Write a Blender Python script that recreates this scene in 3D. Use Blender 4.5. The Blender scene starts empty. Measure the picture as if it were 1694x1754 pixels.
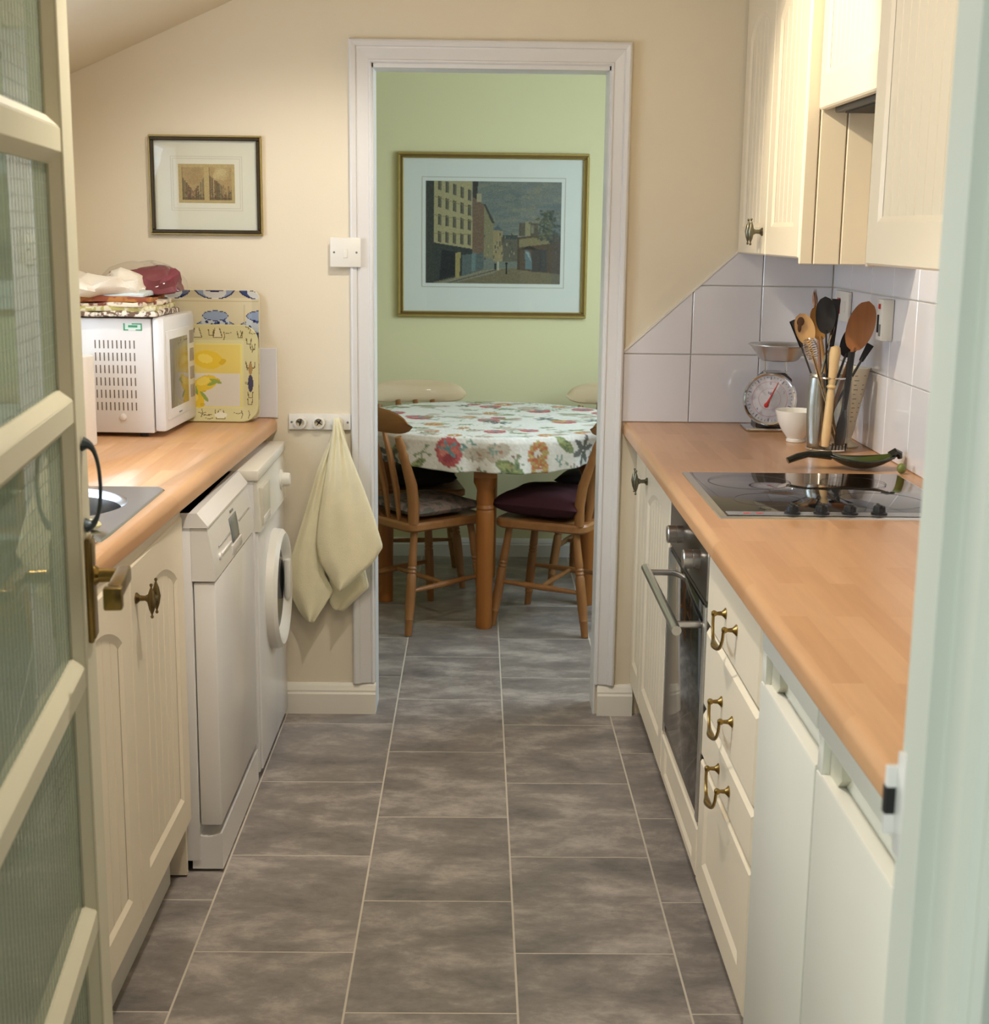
import bpy, bmesh, math, random
import numpy as np
from mathutils import Vector, Matrix, noise
random.seed(7)
S = bpy.context.scene
COL = S.collection
PI = math.pi
# ------------------------------------------------------------------ camera
FPX, PITCH, YAW, ROLL, EYE = 2400.0, .1991, .0140, .0124, 1.5
def ray(px, py):
    a, b = px - 847, py - 877
    x = a*math.cos(ROLL) + b*math.sin(ROLL); y = -a*math.sin(ROLL) + b*math.cos(ROLL)
    xx, u = x/FPX, -y/FPX
    Y = math.cos(PITCH) + u*math.sin(PITCH); Z = -math.sin(PITCH) + u*math.cos(PITCH)
    return Vector((xx*math.cos(YAW) + Y*math.sin(YAW), -xx*math.sin(YAW) + Y*math.cos(YAW), Z))
def hy(px, py, Y):
    d = ray(px, py); t = Y/d.y
    return Vector((d.x*t, Y, EYE + d.z*t))
fw = ray(847, 877).normalized()
rt = (ray(848, 877) - ray(847, 877)).normalized()
up = rt.cross(fw).normalized()
cd = bpy.data.cameras.new('camera'); cam = bpy.data.objects.new('camera', cd); COL.objects.link(cam)
cam.matrix_world = Matrix(((rt.x, up.x, -fw.x, 0), (rt.y, up.y, -fw.y, 0), (rt.z, up.z, -fw.z, EYE), (0, 0, 0, 1)))
cd.sensor_fit = 'HORIZONTAL'; cd.sensor_width = 24.0; cd.lens = FPX/1694*24.0
cd.clip_start = .02
cd.dof.use_dof = True; cd.dof.focus_distance = 3.4; cd.dof.aperture_fstop = 6.5
S.camera = cam
# ------------------------------------------------------------------ world, lights, exposure
W = bpy.data.worlds.new('World'); S.world = W; W.use_nodes = True
wn = W.node_tree.nodes; wb = wn['Background']
sky = wn.new('ShaderNodeTexSky'); sky.sky_type = 'HOSEK_WILKIE'; sky.turbidity = 6; sky.ground_albedo = .35
sky.sun_direction = (.3, -.5, .8)
W.node_tree.links.new(sky.outputs[0], wb.inputs[0]); wb.inputs[1].default_value = .55
def area(name, loc, target, sx, sy, power, col):
    l = bpy.data.lights.new(name, 'AREA'); l.shape = 'RECTANGLE'; l.size = sx; l.size_y = sy
    l.energy = power; l.color = col
    o = bpy.data.objects.new(name, l); COL.objects.link(o); o.location = loc
    o.rotation_euler = (Vector(target) - Vector(loc)).to_track_quat('-Z', 'Y').to_euler()
    return o
def spot(name, loc, target, power, col, ang, blend=.6, rad=.02):
    l = bpy.data.lights.new(name, 'SPOT'); l.energy = power; l.color = col
    l.spot_size = math.radians(ang); l.spot_blend = blend; l.shadow_soft_size = rad
    o = bpy.data.objects.new(name, l); COL.objects.link(o); o.location = loc
    o.rotation_euler = (Vector(target) - Vector(loc)).to_track_quat('-Z', 'Y').to_euler()
    return o
DAY = (.70, .82, 1.0); WARM = (1.0, .94, .85)
def lamp(name, loc, power, col, rad):
    l = bpy.data.lights.new(name, 'POINT'); l.energy = power; l.color = col; l.shadow_soft_size = rad
    o = bpy.data.objects.new(name, l); COL.objects.link(o); o.location = loc; return o
area('kitchen_window_daylight', (-1.40, 2.95, 1.48), (0, 2.85, .9), 1.1, .78, 24, DAY)
area('dining_window_daylight', (1.62, 4.98, 1.62), (.2, 5.2, .9), 1.1, 1.0, 40, (.70, .85, 1.0))
area('hall_window_daylight', (-1.7, -.6, 1.5), (.5, 1.6, .9), 1.5, 1.7, 44, (.90, 1.0, .93))
spot('ceiling_spot_cabinets', (-.05, 3.02, 2.30), (.80, 3.36, 1.78), 52, (1.0, .87, .64), 56, .5)
spot('ceiling_spot_back', (-.06, 3.10, 2.30), (-.62, 4.2, .50), 34, WARM, 84, .6)
spot('ceiling_spot_front', (-.15, 2.35, 2.26), (-.15, 1.95, 0), 38, WARM, 112, .5)
lamp('ceiling_fill_light', (-.22, 2.30, 2.20), 11, WARM, .12)  # added soft fill to brighten ceiling and upper walls, no fitting there
S.view_settings.view_transform = 'Standard'; S.view_settings.look = 'None'
S.view_settings.exposure = 0.28; S.view_settings.gamma = 1.0; S.view_settings.use_curve_mapping = False
# ------------------------------------------------------------------ helpers
def lin(c):
    return tuple((v/12.92 if v <= .04045 else ((v+.055)/1.055)**2.4) for v in (x/255 for x in c))
def mat(name, rgb, rough=.5, metal=0., var=.06, scale=9., bump=0., bscale=60., coat=0., spec=.5, trans=0., ior=1.45, stretch=(1, 1, 1), randobj=0., alpha=1.):
    m = bpy.data.materials.new(name); m.use_nodes = True
    n, L = m.node_tree.nodes, m.node_tree.links
    p = n['Principled BSDF']
    p.inputs['Roughness'].default_value = rough; p.inputs['Metallic'].default_value = metal
    p.inputs['Specular IOR Level'].default_value = spec
    p.inputs['Coat Weight'].default_value = coat; p.inputs['Coat Roughness'].default_value = .08
    p.inputs['Transmission Weight'].default_value = trans; p.inputs['IOR'].default_value = ior
    p.inputs['Alpha'].default_value = alpha
    c = lin(rgb)
    tc = n.new('ShaderNodeTexCoord'); mp = n.new('ShaderNodeMapping'); mp.inputs['Scale'].default_value = stretch
    L.new(tc.outputs['Object'], mp.inputs[0])
    nz = n.new('ShaderNodeTexNoise'); nz.inputs['Scale'].default_value = scale; nz.inputs['Detail'].default_value = 5
    L.new(mp.outputs[0], nz.inputs[0])
    mx = n.new('ShaderNodeMix'); mx.data_type = 'RGBA'
    mx.inputs[6].default_value = tuple(v*(1-var) for v in c) + (1,)
    mx.inputs[7].default_value = tuple(min(1, v*(1+var)) for v in c) + (1,)
    L.new(nz.outputs[0], mx.inputs[0])
    out = mx.outputs[2]
    if randobj:
        oi = n.new('ShaderNodeObjectInfo'); hs = n.new('ShaderNodeHueSaturation')
        mr = n.new('ShaderNodeMapRange'); mr.inputs[3].default_value = 1-randobj; mr.inputs[4].default_value = 1+randobj
        L.new(oi.outputs['Random'], mr.inputs[0]); L.new(mr.outputs[0], hs.inputs['Value']); L.new(out, hs.inputs['Color']); out = hs.outputs[0]
    L.new(out, p.inputs['Base Color'])
    if bump:
        b2 = n.new('ShaderNodeTexNoise'); b2.inputs['Scale'].default_value = bscale; L.new(mp.outputs[0], b2.inputs[0])
        bp = n.new('ShaderNodeBump'); bp.inputs['Strength'].default_value = bump; bp.inputs['Distance'].default_value = .004
        L.new(b2.outputs[0], bp.inputs['Height']); L.new(bp.outputs[0], p.inputs['Normal'])
    return m
def wood(name, dark, light, axis='z', scale=30, rough=.45, coat=.1):
    st = {'x': (.08, 1, 1), 'y': (1, .08, 1), 'z': (1, 1, .08)}[axis]
    m = mat(name, light, rough, 0, 0, scale, coat=coat, stretch=st, bump=.05, bscale=90)
    for nd in m.node_tree.nodes:
        if nd.type == 'MIX':
            nd.inputs[6].default_value = lin(dark) + (1,); nd.inputs[7].default_value = lin(light) + (1,)
        if nd.type == 'TEX_NOISE': nd.inputs['Distortion'].default_value = .6
    return m
def printed(name, rough=.7, bump=0.):
    m = bpy.data.materials.new(name); m.use_nodes = True
    n, L = m.node_tree.nodes, m.node_tree.links; p = n['Principled BSDF']
    a = n.new('ShaderNodeVertexColor'); a.layer_name = 'print'
    L.new(a.outputs[0], p.inputs['Base Color']); p.inputs['Roughness'].default_value = rough
    p.inputs['Specular IOR Level'].default_value = .3
    return m
class B:
    def __init__(s): s.bm = bmesh.new()
    def box(s, x0, y0, z0, x1, y1, z1, bev=0., seg=2, mtx=None):
        lo = Vector((min(x0, x1), min(y0, y1), min(z0, z1))); hi = Vector((max(x0, x1), max(y0, y1), max(z0, z1)))
        r = bmesh.ops.create_cube(s.bm, size=1)
        vs = r['verts']
        for v in vs: v.co = Vector(((lo+hi)/2)[i] + v.co[i]*(hi-lo)[i] for i in range(3))
        if bev:
            es = list({e for v in vs for e in v.link_edges})
            r2 = bmesh.ops.bevel(s.bm, geom=es, offset=min(bev, .45*min(hi-lo)), segments=seg, affect='EDGES', profile=.5)
            vs = list({v for f in r2['faces'] for v in f.verts} | {v for v in vs if v.is_valid})
        if mtx:
            for v in vs: v.co = mtx @ v.co
        return s
    def lathe(s, prof, origin=(0, 0, 0), axis=(0, 0, 1), n=20, cap=True, sx=1.):
        q = Vector((0, 0, 1)).rotation_difference(Vector(axis).normalized()); o = Vector(origin)
        rings = []
        for r, h in prof:
            if r < 1e-5: rings.append([s.bm.verts.new(o + q @ Vector((0, 0, h)))])
            else: rings.append([s.bm.verts.new(o + q @ Vector((r*sx*math.cos(2*PI*k/n), r*math.sin(2*PI*k/n), h))) for k in range(n)])
        for a, b in zip(rings, rings[1:]):
            for k in range(n):
                k2 = (k+1) % n
                f = [a[k % len(a)], a[k2 % len(a)], b[k2 % len(b)], b[k % len(b)]]
                u = []
                for v in f:
                    if v not in u: u.append(v)
                if len(u) > 2:
                    try: s.bm.faces.new(u)
                    except ValueError: pass
        if cap:
            for R in (rings[0], rings[-1]):
                if len(R) > 2:
                    try: s.bm.faces.new(R)
                    except ValueError: pass
        return s
    def cyl(s, p0, p1, r0, r1=None, n=16):
        p0, p1 = Vector(p0), Vector(p1); L = (p1-p0).length
        return s.lathe([(r0, 0), (r1 if r1 is not None else r0, L)], p0, p1-p0, n)
    def tube(s, pts, r, n=8, flat=1.):
        pts = [Vector(p) for p in pts]; rs = r if isinstance(r, (list, tuple)) else [r]*len(pts)
        rings = []; prev = None
        for i, p in enumerate(pts):
            t = (pts[min(i+1, len(pts)-1)] - pts[max(i-1, 0)]).normalized()
            if prev is None:
                a = t.orthogonal().normalized()
                if abs(t.z) < .9: a = Vector((0, 0, 1)) - t*t.z; a.normalize()
            else: a = (prev - t*prev.dot(t)).normalized()
            prev = a; b = t.cross(a)
            rings.append([s.bm.verts.new(p + rs[i]*(a*math.cos(2*PI*k/n) + b*flat*math.sin(2*PI*k/n))) for k in range(n)])
        for A, C in zip(rings, rings[1:]):
            for k in range(n): s.bm.faces.new((A[k], A[(k+1) % n], C[(k+1) % n], C[k]))
        s.bm.faces.new(rings[0]); s.bm.faces.new(rings[-1])
        return s
    def prism(s, poly, f, d0, d1):
        """poly of (u,v); f(u,v,w) -> point; extruded between w=d0 and d1"""
        a = [s.bm.verts.new(f(u, v, d0)) for u, v in poly]; b = [s.bm.verts.new(f(u, v, d1)) for u, v in poly]
        n = len(poly)
        s.bm.faces.new(a); s.bm.faces.new(b[::-1])
        for k in range(n): s.bm.faces.new((a[k], a[(k+1) % n], b[(k+1) % n], b[k]))
        return s
    def grid(s, fn, nu, nv, wrap=False):
        V = [[s.bm.verts.new(fn(i/nu, j/nv)) for i in range(nu if wrap else nu+1)] for j in range(nv+1)]
        m = len(V[0])
        for j in range(nv):
            for i in range(nu):
                i2 = (i+1) % m
                s.bm.faces.new((V[j][i], V[j][i2], V[j+1][i2], V[j+1][i]))
        return s
    def ellipsoid(s, c, r, mtx=None, seg=16):
        x = bmesh.ops.create_uvsphere(s.bm, u_segments=seg, v_segments=seg//2+2, radius=1)
        for v in x['verts']:
            p = Vector((v.co.x*r[0], v.co.y*r[1], v.co.z*r[2]))
            v.co = Vector(c) + (mtx @ p if mtx else p)
        return s
WOFF = {}
def obj(name, b, m, parent=None, smooth=None, local=False, sub=0, solid=0., keep=False):
    bm = b.bm if isinstance(b, B) else b
    bmesh.ops.recalc_face_normals(bm, faces=bm.faces[:]) if not keep else None
    co = [v.co for v in bm.verts]
    c = Vector(((min(v.x for v in co)+max(v.x for v in co))/2, (min(v.y for v in co)+max(v.y for v in co))/2, min(v.z for v in co)))
    base = c.copy()
    for v in bm.verts: v.co -= c
    me = bpy.data.meshes.new(name); bm.to_mesh(me); bm.free()
    me.materials.append(m)
    if smooth is None or smooth:
        for p in me.polygons: p.use_smooth = True
        try: me.set_sharp_from_angle(angle=math.radians(35))
        except Exception: pass
    o = bpy.data.objects.new(name, me); COL.objects.link(o)
    if parent is not None:
        o.parent = parent
        pw = WOFF[parent.name]
        o.location = base if local and pw is None else base - (pw or Vector())
        WOFF[o.name] = None if pw is None else base.copy()
        if pw is None:   # local frame: sub-parts need the offset of this part
            o.location = base - LOFF.get(parent.name, Vector()); LOFF[o.name] = base.copy()
    else:
        o.location = base; WOFF[o.name] = base.copy()
    if solid:
        md = o.modifiers.new('thickness', 'SOLIDIFY'); md.thickness = solid; md.offset = 0
    if sub:
        md = o.modifiers.new('smooth', 'SUBSURF'); md.levels = sub; md.render_levels = sub
    return o
LOFF = {}
def tag(o, label=None, cat=None, group=None, kind=None):
    if label: o['label'] = label
    if cat: o['category'] = cat
    if group: o['group'] = group
    if kind: o['kind'] = kind
    return o
def thing(name, label, cat, loc, rz=0., group=None, local=False, kind=None):
    o = bpy.data.objects.new(name, None); COL.objects.link(o); o.empty_display_size = .05
    o.location = loc; o.rotation_euler = (0, 0, rz)
    WOFF[o.name] = None if local else Vector(loc)
    return tag(o, label, cat, group, kind)
def struct(name, b, m, parent=None, **k):
    o = obj(name, b, m, parent, **k); o['kind'] = 'structure'; return o
def copy_tree(o, parent=None):
    c = o.copy(); COL.objects.link(c)
    if parent is not None: c.parent = parent
    for ch in list(o.children): copy_tree(ch, c)
    return c
# raster painting for flat prints -------------------------------------------------
class Ras:
    def __init__(s, w, h, bg):
        s.w, s.h = w, h; s.a = np.zeros((h, w, 3)); s.a[:] = bg
        s.X, s.Y = np.meshgrid((np.arange(w)+.5)/w, (np.arange(h)+.5)/h)
    def put(s, m, c, al=1.): s.a[m] = s.a[m]*(1-al) + np.array(c)*al; return s
    def win(s, x0, y0, x1, y1):
        return (slice(max(0, int(y0*s.h)-1), max(0, min(s.h, int(y1*s.h)+2))), slice(max(0, int(x0*s.w)-1), max(0, min(s.w, int(x1*s.w)+2))))
    def putw(s, w, m, c, al):
        A = s.a[w]; A[m] = A[m]*(1-al) + np.array(c)*al; return s
    def ell(s, cx, cy, rx, ry, c, rot=0, al=1., asp=1.):
        q = max(rx, ry*asp); w = s.win(cx-q, cy-q/asp, cx+q, cy+q/asp)
        dx, dy = s.X[w]-cx, (s.Y[w]-cy)
        u = dx*math.cos(rot) + dy*asp*math.sin(rot); v = -dx*math.sin(rot) + dy*asp*math.cos(rot)
        return s.putw(w, (u/rx)**2 + (v/(ry*asp))**2 < 1, c, al)
    def rect(s, x0, y0, x1, y1, c, al=1.): return s.put((s.X >= x0) & (s.X < x1) & (s.Y >= y0) & (s.Y < y1), c, al)
    def poly(s, P, c, al=1.):
        m = np.zeros(s.X.shape, bool); n = len(P)
        for i in range(n):
            (x0, y0), (x1, y1) = P[i], P[(i+1) % n]
            if y0 == y1: continue
            cr = ((y0 > s.Y) != (y1 > s.Y)) & (s.X < (x1-x0)*(s.Y-y0)/(y1-y0) + x0)
            m ^= cr
        return s.put(m, c, al)
    def line(s, pts, w, c, al=1.):
        for (x0, y0), (x1, y1) in zip(pts, pts[1:]):
            dx, dy = x1-x0, y1-y0; L2 = dx*dx+dy*dy+1e-12
            W_ = s.win(min(x0, x1)-w, min(y0, y1)-w, max(x0, x1)+w, max(y0, y1)+w); X, Y = s.X[W_], s.Y[W_]
            t = np.clip(((X-x0)*dx + (Y-y0)*dy)/L2, 0, 1)
            s.putw(W_, (X-x0-t*dx)**2 + (Y-y0-t*dy)**2 < (w/2)**2, c, al)
        return s
    def grain(s, k, seed=1):
        r = np.random.RandomState(seed); g = r.randn(s.h, s.w, 1); s.a = np.clip(s.a + g*k, 0, 255); return s
    def at(s, x, y):
        return s.a[min(s.h-1, max(0, int(y*s.h))), min(s.w-1, max(0, int(x*s.w)))]
def paint_loops(me, cols):
    ca = me.color_attributes.new('print', 'BYTE_COLOR', 'CORNER')
    ca.data.foreach_set('color_srgb', np.asarray(cols, dtype=np.float32).ravel())
def print_sheet(name, ras, fn, m, parent, mask=None):
    """a grid of faces on fn(u,v) (v down), one colour per face"""
    w, h = ras.w, ras.h
    vs = [fn(i/w, j/h) for j in range(h+1) for i in range(w+1)]
    fs = []; cs = []
    for j in range(h):
        for i in range(w):
            if mask is not None and not mask[j, i]: continue
            k = j*(w+1)+i
            fs.append((k, k+w+1, k+w+2, k+1)); c = ras.a[j, i]/255
            cs.append((c[0], c[1], c[2], 1))
    base = sum((Vector(v) for v in (vs[0], vs[w], vs[-1], vs[-1-w])), Vector())/4
    pw = WOFF[parent.name]
    me = bpy.data.meshes.new(name); me.from_pydata([tuple(Vector(v)-base) for v in vs], [], fs); me.materials.append(m)
    paint_loops(me, np.repeat(np.array(cs), 4, axis=0))
    o = bpy.data.objects.new(name, me); COL.objects.link(o); o.parent = parent; o.location = base - (pw or Vector()); WOFF[o.name] = base
    return o
def clip(poly, a, b, c):
    """keep a*u+b*v<=c"""
    out = []
    for i in range(len(poly)):
        p, q = poly[i], poly[(i+1) % len(poly)]
        dp, dq = a*p[0]+b*p[1]-c, a*q[0]+b*q[1]-c
        if dp <= 0: out.append(p)
        if dp*dq < 0:
            t = dp/(dp-dq); out.append((p[0]+t*(q[0]-p[0]), p[1]+t*(q[1]-p[1])))
    return out
# ------------------------------------------------------------------ materials
CREAMWALL = mat('cream_wall_paint', (228, 216, 192), .85, var=.02, scale=2, bump=.06, bscale=250)
WHITEPAINT = mat('white_gloss_paint', (222, 219, 216), .35, var=.02)
CREAMTRIM = mat('cream_gloss_paint', (232, 226, 212), .35, var=.02)
GREENWALL = mat('green_wall_paint', (218, 212, 168), .85, var=.02, scale=2, bump=.06, bscale=250)
DOORPAINT = mat('ivory_door_paint', (206, 199, 172), .4, var=.04, bump=.03)
JAMBPAINT = mat('pale_jamb_paint', (205, 208, 198), .4, var=.03)
CREAMDOOR = mat('cream_cabinet_vinyl', (233, 219, 194), .38, var=.015)
CREAMPANEL = mat('cream_carcass', (226, 211, 186), .45, var=.015)
WHITEENAMEL = mat('white_enamel', (228, 224, 220), .25, var=.01, coat=.2)
FRIDGEWHITE = mat('fridge_white', (222, 220, 208), .35, var=.012)
WHITEPLASTIC = mat('white_plastic', (230, 225, 214), .4, var=.01)
GREYPLASTIC = mat('grey_plastic', (120, 124, 122), .3)
BLACKPLASTIC = mat('black_plastic', (28, 28, 30), .4)
BLACKNYLON = mat('black_nylon', (34, 32, 32), .45)
BLACKGLASS = mat('black_glass', (10, 10, 12), .04, spec=.6, coat=.4)
DARKGLASS = mat('smoked_glass', (16, 17, 20), .06, spec=.6, coat=.3)
STEEL = mat('brushed_steel', (212, 211, 208), .30, 1., .06, 30, stretch=(1, 1, 12))
DARKSTEEL = mat('dark_steel', (96, 90, 86), .3, 1., .08, 20)
CHROME = mat('chrome', (215, 215, 215), .08, 1., .02)
BRASS = mat('aged_brass', (146, 120, 68), .28, 1., .2, 30)
BRONZE = mat('antique_bronze', (118, 100, 66), .36, 1., .3, 60)
SILVERED = mat('antique_pewter', (122, 118, 100), .34, 1., .3, 60)
GOLD = mat('gilt_frame', (172, 152, 92), .4, .7, .15, 40)
DARKFRAME = mat('dark_bronze_frame', (62, 50, 30), .4, .5, .2, 40)
TILEWHITE = mat('white_glazed_tile', (224, 222, 226), .1, var=.01, coat=.3, randobj=.015)
GROUT = mat('tile_grout', (200, 196, 190), .9)
PINE = wood('honey_pine', (120, 76, 40), (166, 116, 66), 'z', 26)
PINEX = wood('honey_pine_across', (120, 76, 40), (168, 118, 68), 'x', 26)
PALEPINE = wood('pale_pine', (190, 165, 125), (212, 192, 160), 'x', 18)  # paler pine tone for the rear chairs' top rails
ORANGEPINE = wood('orange_pine', (130, 74, 26), (178, 112, 48), 'z', 22)
SPOONWOOD = wood('spoon_wood', (196, 150, 96), (222, 184, 132), 'z', 40, .55, 0)
BROWNWOOD = wood('brown_spoon_wood', (140, 88, 48), (170, 112, 66), 'z', 40, .55, 0)
PALEWOOD = wood('turned_beech', (205, 170, 118), (226, 196, 148), 'z', 40, .5, 0)
CERAMIC = mat('white_ceramic', (236, 232, 224), .12, var=.01, coat=.3)
GREENCERAMIC = mat('green_glaze', (62, 74, 30), .15, var=.25, scale=20, coat=.4)
DARKGLAZE = mat('black_green_glaze', (30, 32, 26), .15, var=.2, coat=.4)
TOWELMAT = mat('pale_yellow_towelling', (240, 231, 196), .95, var=.07, scale=22, bump=.5, bscale=420)
BURGUNDY = mat('burgundy_cushion_cloth', (58, 22, 30), .95, var=.12, bump=.2, bscale=300)
DARKCLOTH = mat('dark_cushion_cloth', (34, 28, 28), .95, var=.12, bump=.2, bscale=300)
CANVAS = mat('white_cotton', (232, 220, 200), .95, var=.04, bump=.25, bscale=200)
RED = mat('red_neon', (200, 44, 40), .3)
SOAP = mat('soap', (228, 220, 172), .5)
PAPERWHITE = mat('paper_towel', (238, 228, 216), .95, var=.03, bump=.3, bscale=120)
CARD = mat('cardboard', (188, 160, 120), .9)
RUBBER = mat('black_rubber', (22, 22, 22), .6)
DARKVOID = mat('dark_recess', (60, 54, 46), .8)
PRINT = printed('flat_print', .75); CLOTHPRINT = printed('printed_cloth', .9); TRAYPRINT = printed('tray_print', .35)
MAT_BOARD = mat('mount_board', (230, 226, 220), .85, var=.01)
def clear(name, tint, rough=.0, ior=1.5):
    m = bpy.data.materials.new(name); m.use_nodes = True
    n, L = m.node_tree.nodes, m.node_tree.links
    for x in list(n):
        if x.type != 'OUTPUT_MATERIAL': n.remove(x)
    out = [x for x in n if x.type == 'OUTPUT_MATERIAL'][0]
    tr = n.new('ShaderNodeBsdfTransparent'); tr.inputs[0].default_value = tint + (1,)
    gl = n.new('ShaderNodeBsdfGlossy'); gl.inputs['Roughness'].default_value = rough
    fr = n.new('ShaderNodeFresnel'); fr.inputs[0].default_value = ior
    ge = n.new('ShaderNodeNewGeometry'); ma = n.new('ShaderNodeMath'); ma.operation = 'SUBTRACT'; ma.inputs[0].default_value = 1
    L.new(ge.outputs['Backfacing'], ma.inputs[1])
    mu = n.new('ShaderNodeMath'); mu.operation = 'MULTIPLY'; L.new(ma.outputs[0], mu.inputs[0]); L.new(fr.outputs[0], mu.inputs[1])
    mx = n.new('ShaderNodeMixShader')
    L.new(mu.outputs[0], mx.inputs[0]); L.new(tr.outputs[0], mx.inputs[1]); L.new(gl.outputs[0], mx.inputs[2])
    L.new(mx.outputs[0], out.inputs[0])
    return m
PANE = clear('wired_glass', (.93, .98, .94), .01, 1.75)
CLEAR = clear('clear_glass', (.95, .97, .96)); JARGLASS = clear('jar_glass', (.91, .93, .93), 0., 1.7)
FILM = clear('clear_plastic_film', (.97, .96, .96), .08)
def obscure(name, tint):
    m = clear(name, tint, .01, 1.75); n, L = m.node_tree.nodes, m.node_tree.links
    tr = [x for x in n if x.type == 'BSDF_TRANSPARENT'][0]; mx = [x for x in n if x.type == 'MIX_SHADER'][0]
    tl = n.new('ShaderNodeBsdfTranslucent'); tl.inputs[0].default_value = tint + (1,)
    df = n.new('ShaderNodeBsdfDiffuse'); df.inputs[0].default_value = tint + (1,)
    m1 = n.new('ShaderNodeMixShader'); m1.inputs[0].default_value = .35; L.new(tl.outputs[0], m1.inputs[1]); L.new(df.outputs[0], m1.inputs[2])
    m2 = n.new('ShaderNodeMixShader'); m2.inputs[0].default_value = .30; L.new(m1.outputs[0], m2.inputs[1]); L.new(tr.outputs[0], m2.inputs[2])
    L.new(m2.outputs[0], mx.inputs[1])
    return m
PANE = obscure('wired_cast_glass', (.62, .70, .58))
WIRE = mat('glass_wire', (118, 128, 116), .5, .2)
# worktop: strip-laminated beech, staves along Y
def worktop_mat():
    m = mat('beech_block_laminate', (206, 152, 104), .32, var=.0, coat=.15)
    n, L = m.node_tree.nodes, m.node_tree.links; p = n['Principled BSDF']
    tc = n.new('ShaderNodeTexCoord'); sp = n.new('ShaderNodeSeparateXYZ'); cb = n.new('ShaderNodeCombineXYZ')
    L.new(tc.outputs['Object'], sp.inputs[0]); L.new(sp.outputs['Y'], cb.inputs['X']); L.new(sp.outputs['X'], cb.inputs['Y'])
    br = n.new('ShaderNodeTexBrick'); br.offset = .37; br.squash = 1
    br.inputs['Scale'].default_value = 1; br.inputs['Mortar Size'].default_value = 0; br.inputs['Brick Width'].default_value = .32; br.inputs['Row Height'].default_value = .042
    br.inputs['Color1'].default_value = lin((192, 142, 98)) + (1,); br.inputs['Color2'].default_value = lin((206, 158, 114)) + (1,)
    br.inputs['Bias'].default_value = 0
    L.new(cb.outputs[0], br.inputs[0])
    mp = n.new('ShaderNodeMapping'); mp.inputs['Scale'].default_value = (40, 3, 40); L.new(tc.outputs['Object'], mp.inputs[0])
    nz = n.new('ShaderNodeTexNoise'); nz.inputs['Scale'].default_value = 2; nz.inputs['Detail'].default_value = 4; L.new(mp.outputs[0], nz.inputs[0])
    mr = n.new('ShaderNodeMapRange'); mr.inputs[3].default_value = .88; mr.inputs[4].default_value = 1.1; L.new(nz.outputs[0], mr.inputs[0])
    hs = n.new('ShaderNodeHueSaturation'); L.new(mr.outputs[0], hs.inputs['Value']); L.new(br.outputs[0], hs.inputs['Color'])
    L.new(hs.outputs[0], p.inputs['Base Color'])
    return m
WORKTOP = worktop_mat()
def floor_mat():
    m = mat('slate_effect_floor_tile', (112, 106, 102), .33, spec=.45)
    n, L = m.node_tree.nodes, m.node_tree.links; p = n['Principled BSDF']
    tc = n.new('ShaderNodeTexCoord'); oi = n.new('ShaderNodeObjectInfo')
    ad = n.new('ShaderNodeVectorMath'); ad.operation = 'MULTIPLY_ADD'
    L.new(oi.outputs['Random'], ad.inputs[0]); ad.inputs[1].default_value = (37, 51, 23); L.new(tc.outputs['Object'], ad.inputs[2])
    mp = n.new('ShaderNodeMapping'); mp.inputs['Scale'].default_value = (1, 1.7, 1); mp.inputs['Rotation'].default_value = (0, 0, .25); L.new(ad.outputs[0], mp.inputs[0])
    a = n.new('ShaderNodeTexNoise'); a.inputs['Scale'].default_value = 4.6; a.inputs['Detail'].default_value = 9; a.inputs['Roughness'].default_value = .72; a.inputs['Distortion'].default_value = .15
    L.new(mp.outputs[0], a.inputs[0])
    cr = n.new('ShaderNodeValToRGB'); L.new(a.outputs[0], cr.inputs[0])
    e = cr.color_ramp.elements; e[0].position = .30; e[0].color = lin((102, 97, 94)) + (1,); e[1].position = .70; e[1].color = lin((188, 177, 167)) + (1,)
    mid = e.new(.5); mid.color = lin((138, 129, 123)) + (1,)
    L.new(cr.outputs[0], p.inputs['Base Color'])
    bp = n.new('ShaderNodeBump'); bp.inputs['Strength'].default_value = .12; bp.inputs['Distance'].default_value = .003
    L.new(a.outputs[0], bp.inputs['Height']); L.new(bp.outputs[0], p.inputs['Normal'])
    return m
FLOORTILE = floor_mat()
FLOORGROUT = mat('floor_joint', (200, 190, 174), .7)
GRASS = mat('garden_grass', (92, 112, 62), .95, var=.3, scale=3)
# ------------------------------------------------------------------ structure
BY = 4.222; BT = .115           # back wall of the kitchen and its thickness
DL, DR, DH = -.311, .381, 1.966   # doorway into the dining room
LX, RX = -1.22, 1.066
FARY = 6.40
def ceil_z(x): return 1.927 + .443*(x + 1.171)
b = B(); b.box(-4, -3, -.12, 4, 7.2, -.0004)
floor = struct('floor', b, FLOORGROUT)
tW, tD, tx0, ty0, g = .3388, .4643, .0924, 4.8085, .0022
bt = B(); bt.box(-tW/2+g, -tD/2+g, -.0014, tW/2-g, tD/2-g, 0); proto = None
for k in range(-6, 7):
    for j in range(-5, 13):
        off = 0 if k % 2 == 0 else .5     # columns run half a tile out of step
        cx = tx0 + (k-.5)*tW; cy = ty0 - (j + off)*tD + tD/2
        if cy < 1.0 or cy > FARY + .1: continue
        if cy < BY and not (-1.15 < cx < 1.1): continue
        if cy < BY and (cx > .75 or cx < -.9): continue
        if proto is None:
            proto = obj('tile', bt, FLOORTILE, floor); me = proto.data; o = proto
        else:
            o = bpy.data.objects.new('tile', me); COL.objects.link(o); o.parent = floor
        o.location = Vector((cx, cy, -.0014)) - WOFF['floor']
XZ = lambda Y0: (lambda u, v, w: Vector((u, w, v)))
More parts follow.
